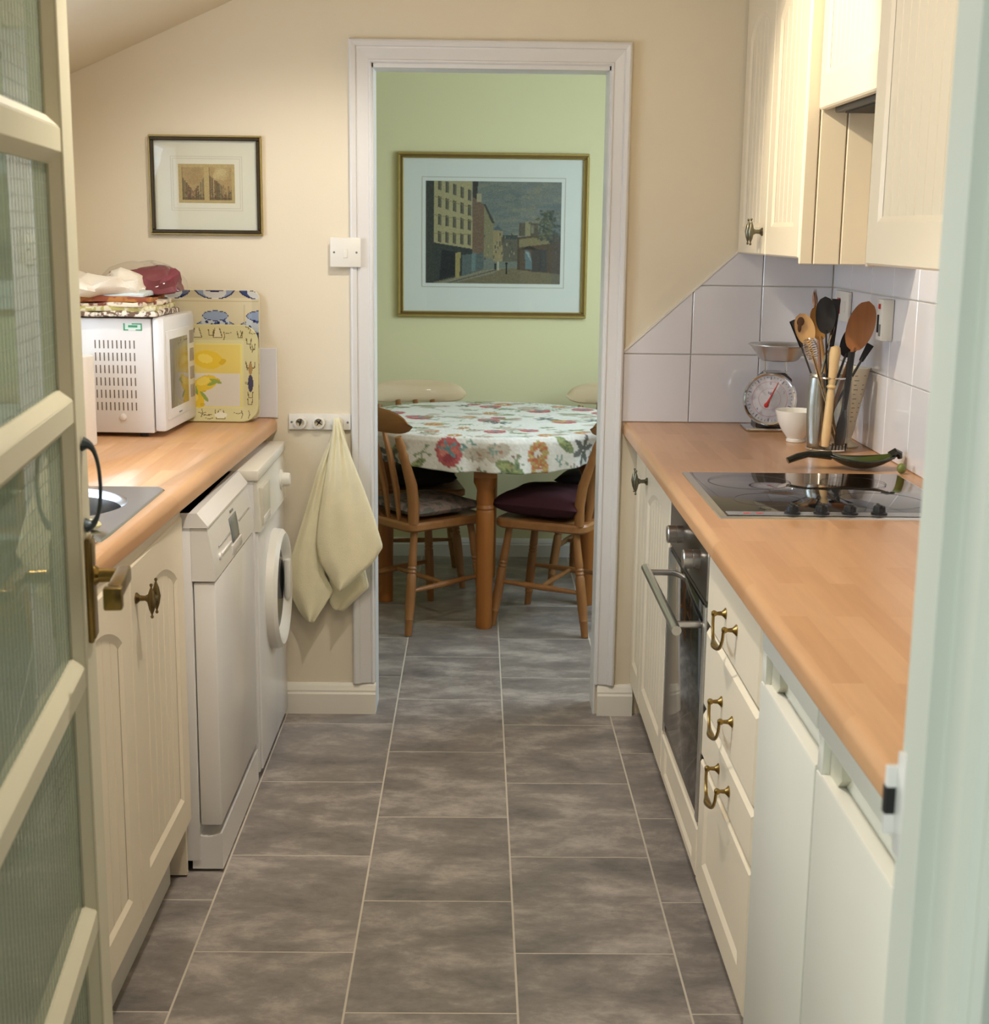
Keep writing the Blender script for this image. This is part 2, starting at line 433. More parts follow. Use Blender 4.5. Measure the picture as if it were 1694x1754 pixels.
# back wall with doorway, sloped top
def wall_xz(name, polys, y0, y1, m):
    b = B()
    for p in polys: b.prism(p, lambda u, v, w: Vector((u, w, v)), y0, y1)
    return struct(name, b, m, smooth=False)
zl, zr = ceil_z(LX-.1)+.06, ceil_z(RX+.1)+.06
wall_back = wall_xz('wall_back', [[(LX-.1, 0), (DL, 0), (DL, DH), (LX-.1, DH)] if zl > DH else
    [(LX-.1, 0), (DL, 0), (DL, ceil_z(DL)+.06), (LX-.1, zl)],
    [(DL, DH), (DR, DH), (DR, ceil_z(DR)+.06), (DL, ceil_z(DL)+.06)],
    [(DR, 0), (RX+.1, 0), (RX+.1, zr), (DR, ceil_z(DR)+.06)]], BY, BY+BT, CREAMWALL)
b = B(); b.prism([(LX-.12, ceil_z(LX-.12)), (RX+.12, ceil_z(RX+.12)), (RX+.12, ceil_z(RX+.12)+.1), (LX-.12, ceil_z(LX-.12)+.1)], lambda u, v, w: Vector((u, w, v)), .98, BY+.01)
struct('ceiling', b, CREAMWALL, smooth=False)
# left wall with the window over the sink
b = B(); wy0, wy1, wz0, wz1 = 2.40, 3.50, 1.06, 1.86
for (y0, z0, y1, z1) in ((.98, 0, wy0, 2.0), (wy1, 0, BY, 2.0), (wy0, 0, wy1, wz0), (wy0, wz1, wy1, 2.0)): b.box(LX-.12, y0, z0, LX, y1, z1)
struct('wall_left', b, CREAMWALL, smooth=False)
b = B()
for (y0, z0, y1, z1) in ((wy0, wz0, wy1, wz0+.05), (wy0, wz1-.05, wy1, wz1), (wy0, wz0, wy0+.05, wz1), (wy1-.05, wz0, wy1, wz1), ((wy0+wy1)/2-.03, wz0, (wy0+wy1)/2+.03, wz1)): b.box(LX-.09, y0, z0, LX-.03, y1, z1)
win1 = struct('window_1', b, WHITEPAINT, smooth=False)
b = B(); b.box(LX-.064, wy0+.05, wz0+.05, LX-.060, wy1-.05, wz1-.05); struct('pane', b, CLEAR, win1)
b = B(); b.box(RX, .98, 0, RX+.12, BY, 3.05); wall_right = struct('wall_right', b, CREAMWALL, smooth=False)
# near wall with the doorway we look through
JX, JL, JY0, JY1, JH = .362, -.422, .985, 1.10, 2.02
wall_front = wall_xz('wall_front', [[(-2.4, 0), (JL-.03, 0), (JL-.03, 2.1), (-2.4, 2.1)], [(JX+.03, 0), (2.4, 0), (2.4, 3.1), (JX+.03, 3.1)], [(JL-.03, JH+.03), (JX+.03, JH+.03), (JX+.03, 3.1), (JL-.03, 2.65)]], JY0, JY1, CREAMWALL)
# door lining, stop and architrave of the near doorway (the pale upright at the right edge)
b = B()
b.prism([(JX, JY1+.012), (JX, 1.062), (JX-.013, 1.062), (JX-.013, 1.018), (JX, 1.018), (JX, .97), (JX+.004, .955), (JX+.010, .950), (JX+.010, .945), (JX+.016, .938), (JX+.075, .938), (JX+.08, .945), (JX+.08, .975), (JX+.036, .985), (JX+.036, JY1+.012)], lambda u, v, w: Vector((u, v, w)), 0, JH+.03)
trim1 = struct('trim_1', b, JAMBPAINT, smooth=False)
b = B()
b.prism([(JL, JY1+.012), (JL, .985), (JL-.036, .985), (JL-.036, JY1+.012)], lambda u, v, w: Vector((u, v, w)), 0, JH+.03)
b.box(JL-.036, .985, JH, JX+.036, JY1, JH+.03)
struct('trim_2', b, JAMBPAINT, smooth=False)
b = B(); b.box(JX-.0045, 1.075, .985, JX+.004, JY1+.010, 1.075, .001); b.box(JX-.012, JY1+.010, 1.0, JX+.02, JY1+.018, 1.06, .001)
sp_ = obj('strike_plate', b, WHITEPAINT, trim1); b = B(); b.box(JX-.0128, JY1+.0095, 1.018, JX-.004, JY1+.0185, 1.042); obj('latch_hole', b, BLACKPLASTIC, sp_)
# dining room shell
DXL, DXR, DZ = -1.7, 1.5, 2.42
b = B(); b.box(DXL-.1, FARY, 0, DXR+.1, FARY+.12, DZ); struct('wall_far', b, GREENWALL, smooth=False)
b = B(); b.box(DXL-.12, BY+BT, 0, DXL, FARY, DZ); struct('wall_dining_left', b, GREENWALL, smooth=False)
b = B(); dy0, dy1, dz0, dz1 = 4.42, 5.54, 1.10, 2.12
for (y0, z0, y1, z1) in ((BY+BT, 0, dy0, DZ), (dy1, 0, FARY, DZ), (dy0, 0, dy1, dz0), (dy0, dz1, dy1, DZ)): b.box(DXR, y0, z0, DXR+.12, y1, z1)
struct('wall_dining_right', b, GREENWALL, smooth=False)
b = B()
for (y0, z0, y1, z1) in ((dy0, dz0, dy1, dz0+.05), (dy0, dz1-.05, dy1, dz1), (dy0, dz0, dy0+.05, dz1), (dy1-.05, dz0, dy1, dz1), (4.95, dz0, 5.01, dz1)): b.box(DXR+.03, y0, z0, DXR+.09, y1, z1)
win2 = struct('window_2', b, WHITEPAINT, smooth=False)
b = B(); b.box(DXR+.058, dy0+.05, dz0+.05, DXR+.062, dy1-.05, dz1-.05); struct('pane', b, CLEAR, win2)
b = B(); b.box(DXL-.1, BY+BT-.005, DZ, DXR+.1, FARY+.1, DZ+.1); struct('ceiling_dining', b, mat('white_ceiling', (235, 232, 225), .9), smooth=False)
b = B()
for x0, x1 in ((DXL, LX-.1), (RX+.1, DXR)): b.box(x0, BY+.02, 0, x1, BY+BT, DZ)
struct('wall_dining_front', b, GREENWALL, smooth=False)
def skirting(name, x0, x1, y, h, d, m, ret=None):
    """skirting on a wall facing -Y at y: flat board with an ogee top"""
    prof = [(0, 0), (d, 0), (d, h*.66), (d*.82, h*.72), (d*.82, h*.78), (d*.5, h*.92), (d*.25, h), (0, h)]
    b = B(); b.prism(prof, lambda u, v, w: Vector((w, y-u, v)), x0, x1)
    if ret:
        for xs, s in ret: b.prism(prof, lambda u, v, w: Vector((xs + s*u*.4, w, v)), y-d, y+BT)
    return struct(name, b, m, smooth=False)
skirting('baseboard_back', -1.1, DL+.004, BY-.001, .098, .022, CREAMTRIM)
skirting('baseboard_right', DR+.008, .50, BY-.001, .098, .022, CREAMTRIM)
skirting('baseboard_far', DXL, DXR, FARY-.001, .084, .018, WHITEPAINT)
# architrave round the dining doorway, mitred, standing on the skirting
def architrave():
    prof = [(0, 0), (0, .010), (.004, .014), (.008, .014), (.010, .011), (.040, .016), (.044, .016), (.046, .021), (.058, .024), (.063, .022), (.066, .016), (.066, 0)]
    b = B(); rings = []
    for (cx, cz, sx, sz) in ((DL, .1, -1, 0), (DL, DH, -1, 1), (DR, DH, 1, 1), (DR, .1, 1, 0)):
        rings.append([b.bm.verts.new((cx + sx*u*(.9 if sx > 0 else 1), BY - w, cz + sz*u)) for u, w in prof])
    n = len(prof)
    for A, C in zip(rings, rings[1:]):
        for k in range(n): b.bm.faces.new((A[k], A[(k+1) % n], C[(k+1) % n], C[k]))
    b.bm.faces.new(rings[0]); b.bm.faces.new(rings[-1])
    return struct('trim_3', b, WHITEPAINT, smooth=False)
architrave()
b = B()   # lining inside the doorway
b.box(DL-.002, BY-.004, 0, DL+.004, BY+BT+.004, DH); b.box(DR-.004, BY-.004, 0, DR+.002, BY+BT+.004, DH); b.box(DL, BY-.004, DH-.012, DR, BY+BT+.004, DH+.002)
struct('trim_4', b, WHITEPAINT, smooth=False)
b = B(); b.box(-30, -30, -.3, 30, 30, -.13); struct('ground', b, GRASS)
# ------------------------------------------------------------------ wall tiles: every tile a piece of its wall
ZW = .932; TS = .2055
def tile_piece(poly, f, parent, m=TILEWHITE, d=.006):
    b = B(); gi = .0012
    cx = sum(p[0] for p in poly)/len(poly); cy = sum(p[1] for p in poly)/len(poly)
    sh = lambda e: [(p[0]+(cx-p[0])*e/max(.02, abs(cx-p[0])) if abs(cx-p[0]) > 1e-6 else p[0], p[1]+(cy-p[1])*e/max(.02, abs(cy-p[1])) if abs(cy-p[1]) > 1e-6 else p[1]) for p in poly]
    P0, P1 = sh(gi), sh(gi+.002)
    A = [b.bm.verts.new(f(u, v, 0)) for u, v in P0]; C = [b.bm.verts.new(f(u, v, d*.75)) for u, v in P0]; D = [b.bm.verts.new(f(u, v, d)) for u, v in P1]
    n = len(poly); b.bm.faces.new(D)
    for k in range(n):
        k2 = (k+1) % n
        b.bm.faces.new((A[k], A[k2], C[k2], C[k])); b.bm.faces.new((C[k], C[k2], D[k2], D[k]))
    return obj('tile', b, m, parent, smooth=False)
fb = lambda u, v, w: Vector((u, BY-.0005-w, v))
x00 = .4385
rows = [(ZW, 1.138), (1.138, 1.343), (1.343, 1.448)]
for i in range(3):
    for z0, z1 in rows:
        x0 = x00 + i*TS; x1 = min(x0+TS, RX-.001) if i < 2 else RX-.006
        p = clip([(x0, z0), (x1, z0), (x1, z1), (x0, z1)], -.298, .328, -.298*.438 + .328*1.143)
        if len(p) > 2: tile_piece(p, fb, wall_back)
b = B(); ya, za, yb, zb = .438, 1.143, .776, 1.450     # white edging strip on the stepped tiles
b.prism([(ya-.004, za), (ya, za-.004), (yb, zb-.006), (yb, zb)], lambda u, v, w: Vector((u, BY-w, v)), 0, .009)
obj('tile_edging', b, WHITEPLASTIC, wall_back)
fr_ = lambda u, v, w: Vector((RX-.0005-w, u, v))
for i in range(15):
    for z0, z1 in rows:
        y1 = BY-.008 - i*TS; y0 = max(y1-TS, 1.12)
        if y1 - y0 < .03: continue
        tile_piece([(y0, z0), (y1, z0), (y1, z1), (y0, z1)], fr_, wall_right)
for i in range(3):
    x1 = -.598 - i*TS; tile_piece([(x1-TS, ZW), (x1, ZW), (x1, 1.145), (x1-TS, 1.145)], fb, wall_back)
# ------------------------------------------------------------------ cabinet doors
def arch_loop(w, h, mx, mb, mt, rise, e=0., n=14):
    """inner field of a panel: counter-clockwise from bottom-left, arched top; e shrinks it"""
    x0, x1, y0 = -w/2+mx+e, w/2-mx-e, mb+e
    ys = h-mt-rise-e
    pts = [(x0, y0), (x1, y0)]
    for k in range(n+1):
        t = k/n; x = x1 + (x0-x1)*t
        pts.append((x, ys + rise*math.sin(PI*t)**.8 if rise else h-mt-e))
    return pts
def plate_with_field(b, w, h, t, loop_out, loop_in, depth, F):
    """slab w x h x t on F(u,v,w): front face has a sunk field with sloping sides"""
    bm = b.bm; r = .004
    O = [(-w/2, 0), (w/2, 0), (w/2, h), (-w/2, h)]; Oi = [(-w/2+r, r), (w/2-r, r), (w/2-r, h-r), (-w/2+r, h-r)]
    back = [bm.verts.new(F(u, v, 0)) for u, v in O]; side = [bm.verts.new(F(u, v, t-r)) for u, v in O]; front = [bm.verts.new(F(u, v, t)) for u, v in Oi]
    bm.faces.new(back)
    for k in range(4):
        k2 = (k+1) % 4
        bm.faces.new((back[k], back[k2], side[k2], side[k])); bm.faces.new((side[k], side[k2], front[k2], front[k]))
    lo = [bm.verts.new(F(u, v, t)) for u, v in loop_out]; li = [bm.verts.new(F(u, v, t-depth)) for u, v in loop_in]
    n = len(lo)
    for k in range(n): bm.faces.new((lo[k], lo[(k+1) % n], li[(k+1) % n], li[k]))
    es = [bm.edges.get((front[k], front[(k+1) % 4])) for k in range(4)] + [bm.edges.get((lo[k], lo[(k+1) % n])) for k in range(n)]
    bmesh.ops.triangle_fill(bm, use_beauty=True, use_dissolve=False, edges=es)
    return li
def field_boards(b, loop, w, F, t, depth, pitch):
    """bead-board field: strips cut out of the loop with narrow V grooves between them"""
    xs = [p[0] for p in loop]; x0, x1 = min(xs), max(xs)
    n = max(1, round((x1-x0)/pitch)); gw = .003
    for k in range(n):
        a, c = x0 + (x1-x0)*k/n, x0 + (x1-x0)*(k+1)/n
        p = clip(clip(loop, -1, 0, -a), 1, 0, c)
        if len(p) < 3: continue
        q = clip(clip(loop, -1, 0, -(a+gw)), 1, 0, c-gw)
        b.bm.faces.new([b.bm.verts.new(F(u, v, t-depth)) for u, v in q])
        for xa, xb in ((a, a+gw), (c-gw, c)):
            s = clip(clip(loop, -1, 0, -xa), 1, 0, xb)
            if len(s) > 2:
                mid = a if xa == a else c
                b.bm.faces.new([b.bm.verts.new(F(u, v, t-depth - (.0035 if abs(u-mid) < 1e-6 else 0))) for u, v in s])
def panel_door(name, F, w, h, parent, m=CREAMDOOR, t=.019, mx=.062, mb=.075, mt=.07, rise=.05, pitch=.052, depth=.006, n=14):
    b = B()
    lo = arch_loop(w, h, mx, mb, mt, rise, 0, n); li = arch_loop(w, h, mx, mb, mt, rise, .011, n)
    plate_with_field(b, w, h, t, lo, li, depth, F)
    field_boards(b, li, w, F, t, depth, pitch)
    return obj(name, b, m, parent, smooth=False)
def knob(p, d, parent, m=BRONZE, k=1.3):
    """antique knob: turned stem and two upright spindles side by side; d = outward unit vector"""
    p = Vector(p); d = Vector(d); b = B()
    b.lathe([(r*k, h*k) for r, h in [(.0, 0), (.0085, 0), (.0085, .002), (.0045, .006), (.004, .014), (.007, .019), (.0075, .022), (.0, .023)]], p, d, 14)
    side = d.cross(Vector((0, 0, 1)))
    for s, hh, dd in ((-1, .028, .0), (1, .027, .0)):
        c = p + d*.027*k + side*s*.0155*k
        b.lathe([(r*k, h*k) for r, h in [(0, -hh), (.0018, -hh+.001), (.0026, -hh+.003), (.0012, -hh+.006), (.0045, -hh*.45), (.0068, 0), (.0045, hh*.45), (.0012, hh-.006), (.0026, hh-.003), (.0018, hh-.001), (0, hh)]], c, (0, 0, 1), 12)
    b.tube([p + d*.026*k - side*.0155*k, p + d*.027*k, p + d*.026*k + side*.0155*k], [.004*k, .0055*k, .004*k], 10)
    return obj('knob', b, m, parent)
FRX = .49       # front face of the right-hand base units
def FR(yc, z0, xf=FRX, t=.019):   # u runs towards the camera (-Y), outwards is -X
    return lambda u, v, w: Vector((xf + t - w, yc - u, z0 + v))
# base cupboard at the far end, two doors
cab = thing('base_cabinet', 'cream two-door base cabinet between dining doorway and oven', 'cabinet', (.78, 3.835, 0))
b = B(); b.box(.51, 3.452, .12, 1.03, 4.205, .89); obj('carcass', b, CREAMPANEL, cab, smooth=False)
b = B(); b.box(.56, 3.452, .0, .575, 4.205, .12); obj('plinth', b, CREAMPANEL, cab, smooth=False)
d1 = panel_door('door', FR(3.712, .11), .51, .755, cab, rise=.05)
d2 = panel_door('door', FR(4.089, .11), .236, .755, cab, rise=.03, mx=.05)
knob((FRX, 3.93, .80), (-1, 0, 0), d1, SILVERED)
# oven
ov = thing('oven', 'built-in electric oven with black glass door and steel bar handle', 'oven', (.78, 3.151, 0))
b = B(); b.box(.515, 2.856, .225, 1.03, 3.447, .885); obj('body', b, DARKSTEEL, ov, smooth=False)
b = B(); b.box(.492, 2.856, .728, .516, 3.447, .868, .002); cp = obj('control_panel', b, DARKSTEEL, ov)
for y in (3.24, 2.985):
    b = B(); z = .797
    b.lathe([(.0, 0), (.021, 0), (.021, .016), (.0195, .0165), (.0195, .018), (.021, .0185), (.021, .036), (.019, .038), (0, .038)], (.493, y, z), (-1, 0, 0), 28)
    kb = obj('knob', b, STEEL, cp)
b = B(); b.box(.4915, 2.857, .735, .4925, 2.872, .866); obj('edge_trim', b, STEEL, cp)
dr = B(); dr.box(.495, 2.860, .232, .515, 3.443, .722, .003); od = obj('door', dr, DARKSTEEL, ov)
b = B(); b.box(.4905, 2.890, .262, .4955, 3.425, .715, .001); obj('door_glass', b, DARKGLASS, od)
for y0, y1 in ((2.862, 2.888), (3.427, 3.441)):
    b = B(); b.box(.489, y0, .235, .4955, y1, .72, .001); obj('side_trim', b, STEEL, od)
b = B(); hx = .432
b.cyl((hx, 2.875, .665), (hx, 3.445, .665), .0105, n=18)
for y in (2.925, 3.395): b.cyl((hx, y, .665), (.494, y, .665), .008, n=14)
obj('handle', b, STEEL, od)
pnl = B(); F = FR(3.151, .11)
lo = [(-.24, .02), (.24, .02), (.24, .095), (-.24, .095)]; li = [(-.23, .03), (.23, .03), (.23, .085), (-.23, .085)]
L4 = plate_with_field(pnl, .59, .112, .019, lo, li, .005, F); pnl.bm.faces.new(L4)
obj('lower_panel', pnl, CREAMDOOR, ov, smooth=False)
b = B(); b.box(.56, 2.856, 0, .575, 3.447, .11); obj('plinth', b, CREAMPANEL, ov, smooth=False)
# drawer unit
du = thing('drawer_unit', 'cream four-drawer base unit with antique brass drop handles', 'cabinet', (.78, 2.57, 0))
b = B(); b.box(.512, 2.293, .11, 1.03, 2.848, .89); obj('carcass', b, CREAMPANEL, du, smooth=False)
b = B(); b.box(.56, 2.293, 0, .575, 2.848, .11); obj('plinth', b, CREAMPANEL, du, smooth=False)
def drop_handle(p, parent, span=.116):
    p = Vector(p); b = B()
    for s in (-1, 1):
        q = p + Vector((0, s*span/2, 0))
        b.lathe([(0, 0), (.011, 0), (.0112, .0015), (.008, .004), (.0045, .008), (.0036, .017), (.006, .021), (.0066, .024), (.004, .028), (0, .029)], q, (-1, 0, 0), 16)
    pts = []; rr = []
    for k in range(17):
        t = k/16; s = -1 + 2*t
        y = p.y + span/2*s*(1 if abs(s) > .78 else 1); drop = .046*(1-abs(s)**4)
        y = p.y + span/2*max(-1, min(1, s*1.06))
        pts.append((p.x-.0245-.006*(1-abs(s)), y, p.z-.001-drop)); rr.append(.003 + .004*math.exp(-(s/.4)**2))
    b.tube(pts, rr, 10, 1.0)
    return obj('handle', b, BRASS, parent)
for z0, z1, hz, fld in ((.690, .872, .772, 1), (.508, .682, .592, 1), (.396, .500, .452, 0), (.108, .388, None, 2)):
    b = B(); h = z1-z0; F = FR(2.5705, z0)
    if fld == 2:
        lo = arch_loop(.552, h, .07, .066, .02, 0, 0, 6); li = arch_loop(.552, h, .07, .066, .02, 0, .011, 6)
        plate_with_field(b, .552, h, .019, lo, li, .006, F); b.bm.faces.new([b.bm.verts.new(F(u, v, .013)) for u, v in li])
    else:
        r = .009   # plain front with a broad rounded edge all round
        w2 = .276
        O = [(-w2, 0), (w2, 0), (w2, h), (-w2, h)]; I = [(-w2+r, r), (w2-r, r), (w2-r, h-r), (-w2+r, h-r)]
        A = [b.bm.verts.new(F(u, v, 0)) for u, v in O]; C = [b.bm.verts.new(F(u, v, .011)) for u, v in O]; D = [b.bm.verts.new(F(u, v, .019)) for u, v in I]
        b.bm.faces.new(A); b.bm.faces.new(D)
        for k in range(4):
            b.bm.faces.new((A[k], A[(k+1) % 4], C[(k+1) % 4], C[k])); b.bm.faces.new((C[k], C[(k+1) % 4], D[(k+1) % 4], D[k]))
    dw = obj('drawer', b, CREAMDOOR, du, smooth=False)
    if hz: drop_handle((FRX, 2.572, hz), dw)
# two under-counter cold units
def cold_unit(name, label, y0, y1, block):
    t = thing(name, label, 'refrigerator', (.78, (y0+y1)/2, 0))
    b = B(); b.box(.54, y0+.004, .02, 1.03, y1-.004, .885); obj('body', b, FRIDGEWHITE, t, smooth=False)
    b = B(); b.box(FRX, y0+.002, .045, .538, y1-.002, .750, .004); dd = obj('door', b, FRIDGEWHITE, t)
    b = B(); b.box(FRX, y0+.002, .806, .538, y1-.002, .876, .003); b.box(.516, y0+.002, .75, .538, y1-.002, .81)
    obj('fascia', b, FRIDGEWHITE, t)
    b = B(); b.box(FRX+.002, y1-.030, .749, .52, y1-.002, .807, .003); obj('grip_end', b, FRIDGEWHITE, t)
    b = B(); b.prism([(y1-.030, .752), (y1-.075, .752), (y1-.095, .768), (y1-.085, .806), (y1-.030, .806)], lambda u, v, w: Vector((w, u, v)), .503, .52); obj('finger_grip', b, mat('fridge_grip', (196, 192, 172), .45), t)
    b = B(); b.box(FRX+.001, y0+.002, .744, .514, y1-.03, .7525, .002); obj('grip_lip', b, CREAMTRIM, t)
    for y in (y0+.05, y1-.05):
        b = B(); b.cyl((.60, y, 0), (.60, y, .03), .02); obj('foot', b, BLACKPLASTIC, t)
cold_unit('freezer', 'white under-counter freezer next to the drawer unit', 1.892, 2.287, 1)
cold_unit('fridge', 'white under-counter fridge nearest the camera on the right', 1.30, 1.888, 1)
# worktops with rounded nosing
def nosing(n=6, r=.018, t=.04):
    pts = []
    for k in range(n+1):
        a = PI/2*k/n; pts.append((r - r*math.sin(a), t - r + r*math.cos(a)))   # from top going to front
    for k in range(n+1):
        a = PI/2*k/n; pts.append((.006 - .006*math.cos(a), .006 - .006*math.sin(a)))
    return pts
def slab(name, fx, back, y0, y1, label, sgn):
    """fx(y) = front edge x ; sgn=+1 front faces -X (right run), -1 front faces +X (left run)"""
    b = B(); pr = nosing(); rings = []
    for y in (y0, y1):
        f = fx(y); prof = [(back, ZW), ] + [(f + sgn*u, ZW-.04+v) for u, v in pr] + [(back, ZW-.04)]
        rings.append([b.bm.verts.new((x, y, z)) for x, z in prof])
    n = len(rings[0]); A, C = rings
    for k in range(n): b.bm.faces.new((A[k], A[(k+1) % n], C[(k+1) % n], C[k]))
    b.bm.faces.new(A); b.bm.faces.new(C)
    return tag(obj(name, b, WORKTOP), label, 'worktop')
slab('worktop', lambda y: .447, RX-.002, 1.14, BY-.001, 'long beech-effect worktop on the right holding the hob and utensil jar', 1)
LFX = lambda y: -.603 - .0265*(BY-y)
slab('worktop', LFX, LX+.002, 1.93, BY-.001, 'beech-effect worktop on the left holding the sink and microwave', -1)
def cut(o, b):
    cu = obj('cutter', b, WORKTOP); md = o.modifiers.new('hole', 'BOOLEAN'); md.operation = 'DIFFERENCE'; md.solver = 'EXACT'; md.object = cu
    dg = bpy.context.evaluated_depsgraph_get(); me = bpy.data.meshes.new_from_object(o.evaluated_get(dg)); o.modifiers.clear(); o.data = me
    me.materials.clear(); me.materials.append(WORKTOP)
    bpy.data.objects.remove(cu)
bh_ = B(); bh_.cyl((-.905, 2.835, .8), (-.905, 2.835, 1.0), .188, n=64); cut(bpy.data.objects['worktop.001'], bh_)
# hob
hob = thing('hob', 'black glass ceramic hob with steel rim set in the right worktop', 'hob', (.755, 3.035, ZW))
hx0, hx1, hy0, hy1 = .494, 1.012, 2.768, 3.302
b = B(); b.box(hx0, hy0, ZW-.004, hx1, hy1, ZW+.004, .002); obj('steel_rim', b, STEEL, hob)
b = B(); b.box(hx0+.016, hy0+.010, ZW+.001, hx1-.006, hy1-.008, ZW+.0052, .001); gl = obj('glass_top', b, BLACKGLASS, hob)
b = B(); b.box(hx0+.02, hy0+.014, ZW+.0052, hx1-.01, hy0+.05, ZW+.0058); cs = obj('control_strip', b, mat('grey_control_strip', (150, 150, 150), .25, .3), hob)
for x in (.648, .708, .766, .826):
    b = B(); b.lathe([(0, 0), (.0165, 0), (.0165, .004), (.013, .006), (.012, .016), (.010, .018), (0, .018)], (x, hy0+.032, ZW+.0055), n=22); b.box(x-.003, hy0+.018, ZW+.02, x+.003, hy0+.046, ZW+.0265, .001)
    obj('knob', b, BLACKPLASTIC, hob)
b = B()
for k in range(2): b.box(.548+k*.026, hy0+.028, ZW+.0058, .562+k*.026, hy0+.036, ZW+.0062)
obj('control_mark', b, RED, hob)
zm = mat('zone_ring', (26, 26, 28), .2)
for x, y, r in ((.63, 2.95, .075), (.87, 2.95, .095), (.63, 3.17, .095), (.87, 3.17, .075)):
    b = B(); n = 40
    b.grid(lambda u, v: Vector((x + (r-.003*v)*math.cos(2*PI*u), y + (r-.003*v)*math.sin(2*PI*u), ZW+.0054)), n, 1, True); obj('zone_ring', b, zm, hob)
# ------------------------------------------------------------------ upper cabinets
UX = .77; UZ = 1.440; UT = 2.16
FU = lambda yc, z0, xf=UX, t=.019: (lambda u, v, w: Vector((xf + t - w, yc - u, z0 + v)))
uc = thing('wall_cabinet', 'cream two-door wall cabinet against the back wall', 'cabinet', (.92, 3.82, UZ))
b = B(); b.box(.79, 3.44, UZ+.004, 1.052, 4.212, UT); obj('carcass', b, CREAMPANEL, uc, smooth=False)
da = panel_door('door', FU(4.016, UZ), .397, UT-UZ, uc, rise=.05); panel_door('door', FU(3.616, UZ), .392, UT-UZ, uc, rise=.05)
knob((UX, 3.86, UZ+.062), (-1, 0, 0), da, SILVERED)
ep = B(); ep.box(.789, 3.425, UZ-.012, 1.052, 3.440, UT); ep = obj('end_panel', ep, CREAMPANEL, uc, smooth=False)
xs = [.772, .806, .871, .936, 1.0, 1.052]
for a, c in zip(xs, xs[1:]):
    b = B(); b.box(a+.0012, 3.416, UZ-.014, c-.0012, 3.427, UT, .0025, 1); obj('board', b, CREAMPANEL, ep, smooth=False)
hc = thing('hood_cabinet', 'short cream cabinet front over the cooker hood recess', 'cabinet', (.93, 3.125, 1.785))
b = B(); b.box(.823, 2.845, 1.80, 1.052, 3.412, UT); obj('carcass', b, CREAMPANEL, hc, smooth=False)
b = B(); F = FU(3.128, 1.785, .80)
lo = arch_loop(.568, UT-1.785, .05, .075, .06, 0, 0, 4); li = arch_loop(.568, UT-1.785, .05, .075, .06, 0, .012, 4)
plate_with_field(b, .568, UT-1.785, .019, lo, li, .006, F); field_boards(b, li, .5, F, .019, .006, .042)
obj('door', b, CREAMDOOR, hc, smooth=False)
hd = thing('cooker_hood', 'grey cooker hood underside in the recess above the hob', 'hood', (.94, 3.125, 1.775))
b = B(); b.box(.835, 2.86, 1.778, 1.05, 3.40, 1.799, .003); obj('body', b, mat('hood_grey', (92, 88, 82), .5), hd)
b = B(); b.box(.85, 2.90, 1.774, 1.03, 3.36, 1.779); obj('grease_filter', b, DARKVOID, hd)
nc = thing('wall_cabinet', 'cream single-door wall cabinet nearest the camera', 'cabinet', (.92, 2.53, UZ))
b = B(); b.box(.792, 2.215, UZ, 1.052, 2.822, UT); obj('carcass', b, CREAMPANEL, nc, smooth=False)
panel_door('door', FU(2.518, UZ), .606, UT-UZ, nc, rise=.05, mx=.07, mb=.082)
b = B(); b.box(.775, 2.822, UZ-.004, 1.052, 2.838, UT, .002); obj('end_panel', b, CREAMPANEL, nc)
# ------------------------------------------------------------------ sockets on the right wall
def wall_plate(name, label, yc, zc, w, h, d, rocker, cat='socket'):
    t = thing(name, label, cat, (RX-.007, yc, zc-h/2))
    b = B(); b.box(RX-.0075, yc-w/2, zc-h/2, RX-.0075-d, yc+w/2, zc+h/2, .003); obj('plate', b, WHITEPLASTIC, t)
    for (dy, dz, ww, hh, m) in rocker:
        b = B(); b.box(RX-.0075-d-.003, yc+dy-ww/2, zc+dz-hh/2, RX-.0075-d+.001, yc+dy+ww/2, zc+dz+hh/2, .001); obj('switch', b, m, t)
wall_plate('cooker_switch', 'white cooker switch with red rocker behind the utensils', 4.06, 1.295, .146, .086, .010, [(.03, .0, .03, .045, RED), (-.035, 0, .02, .03, WHITEPLASTIC)], 'switch')
wall_plate('fused_spur', 'white fused switch box with red neon under the near wall cabinet', 3.60, 1.285, .050, .105, .03, [(-.002, .034, .011, .013, RED), (.006, -.010, .009, .045, BLACKPLASTIC), (-.012, -.026, .011, .03, GREYPLASTIC)], 'switch')
# ------------------------------------------------------------------ left run
def FL(yc, z0, xf=-.655, t=.019): return lambda u, v, w: Vector((xf - t + w, yc + u, z0 + v))
sk = thing('sink_cabinet', 'cream two-door sink cabinet with arched panels and one bronze knob', 'cabinet', (-.93, 2.56, 0))
b = B(); b.box(LX+.02, 1.98, .14, -.676, 3.05, .725); obj('carcass', b, CREAMPANEL, sk, smooth=False)
b = B(); b.box(-.72, 1.98, .0, -.70, 3.03, .14); obj('plinth', b, mat('plinth_white', (205, 200, 190), .5), sk, smooth=False)
b = B(); b.box(LX+.02, 3.062, .006, -.668, 3.078, .885); obj('end_panel', b, CREAMPANEL, sk, smooth=False)
b = B(); b.box(-.676, 1.98, .86, -.66, 3.078, .89); obj('top_rail', b, CREAMPANEL, sk, smooth=False)
dn = panel_door('door', FL(2.347, .14), .482, .722, sk, rise=.055, mx=.07)
df = panel_door('door', FL(2.833, .14), .482, .722, sk, rise=.055, mx=.07)
knob((-.655, 2.632, .792), (1, 0, 0), df, BRONZE)
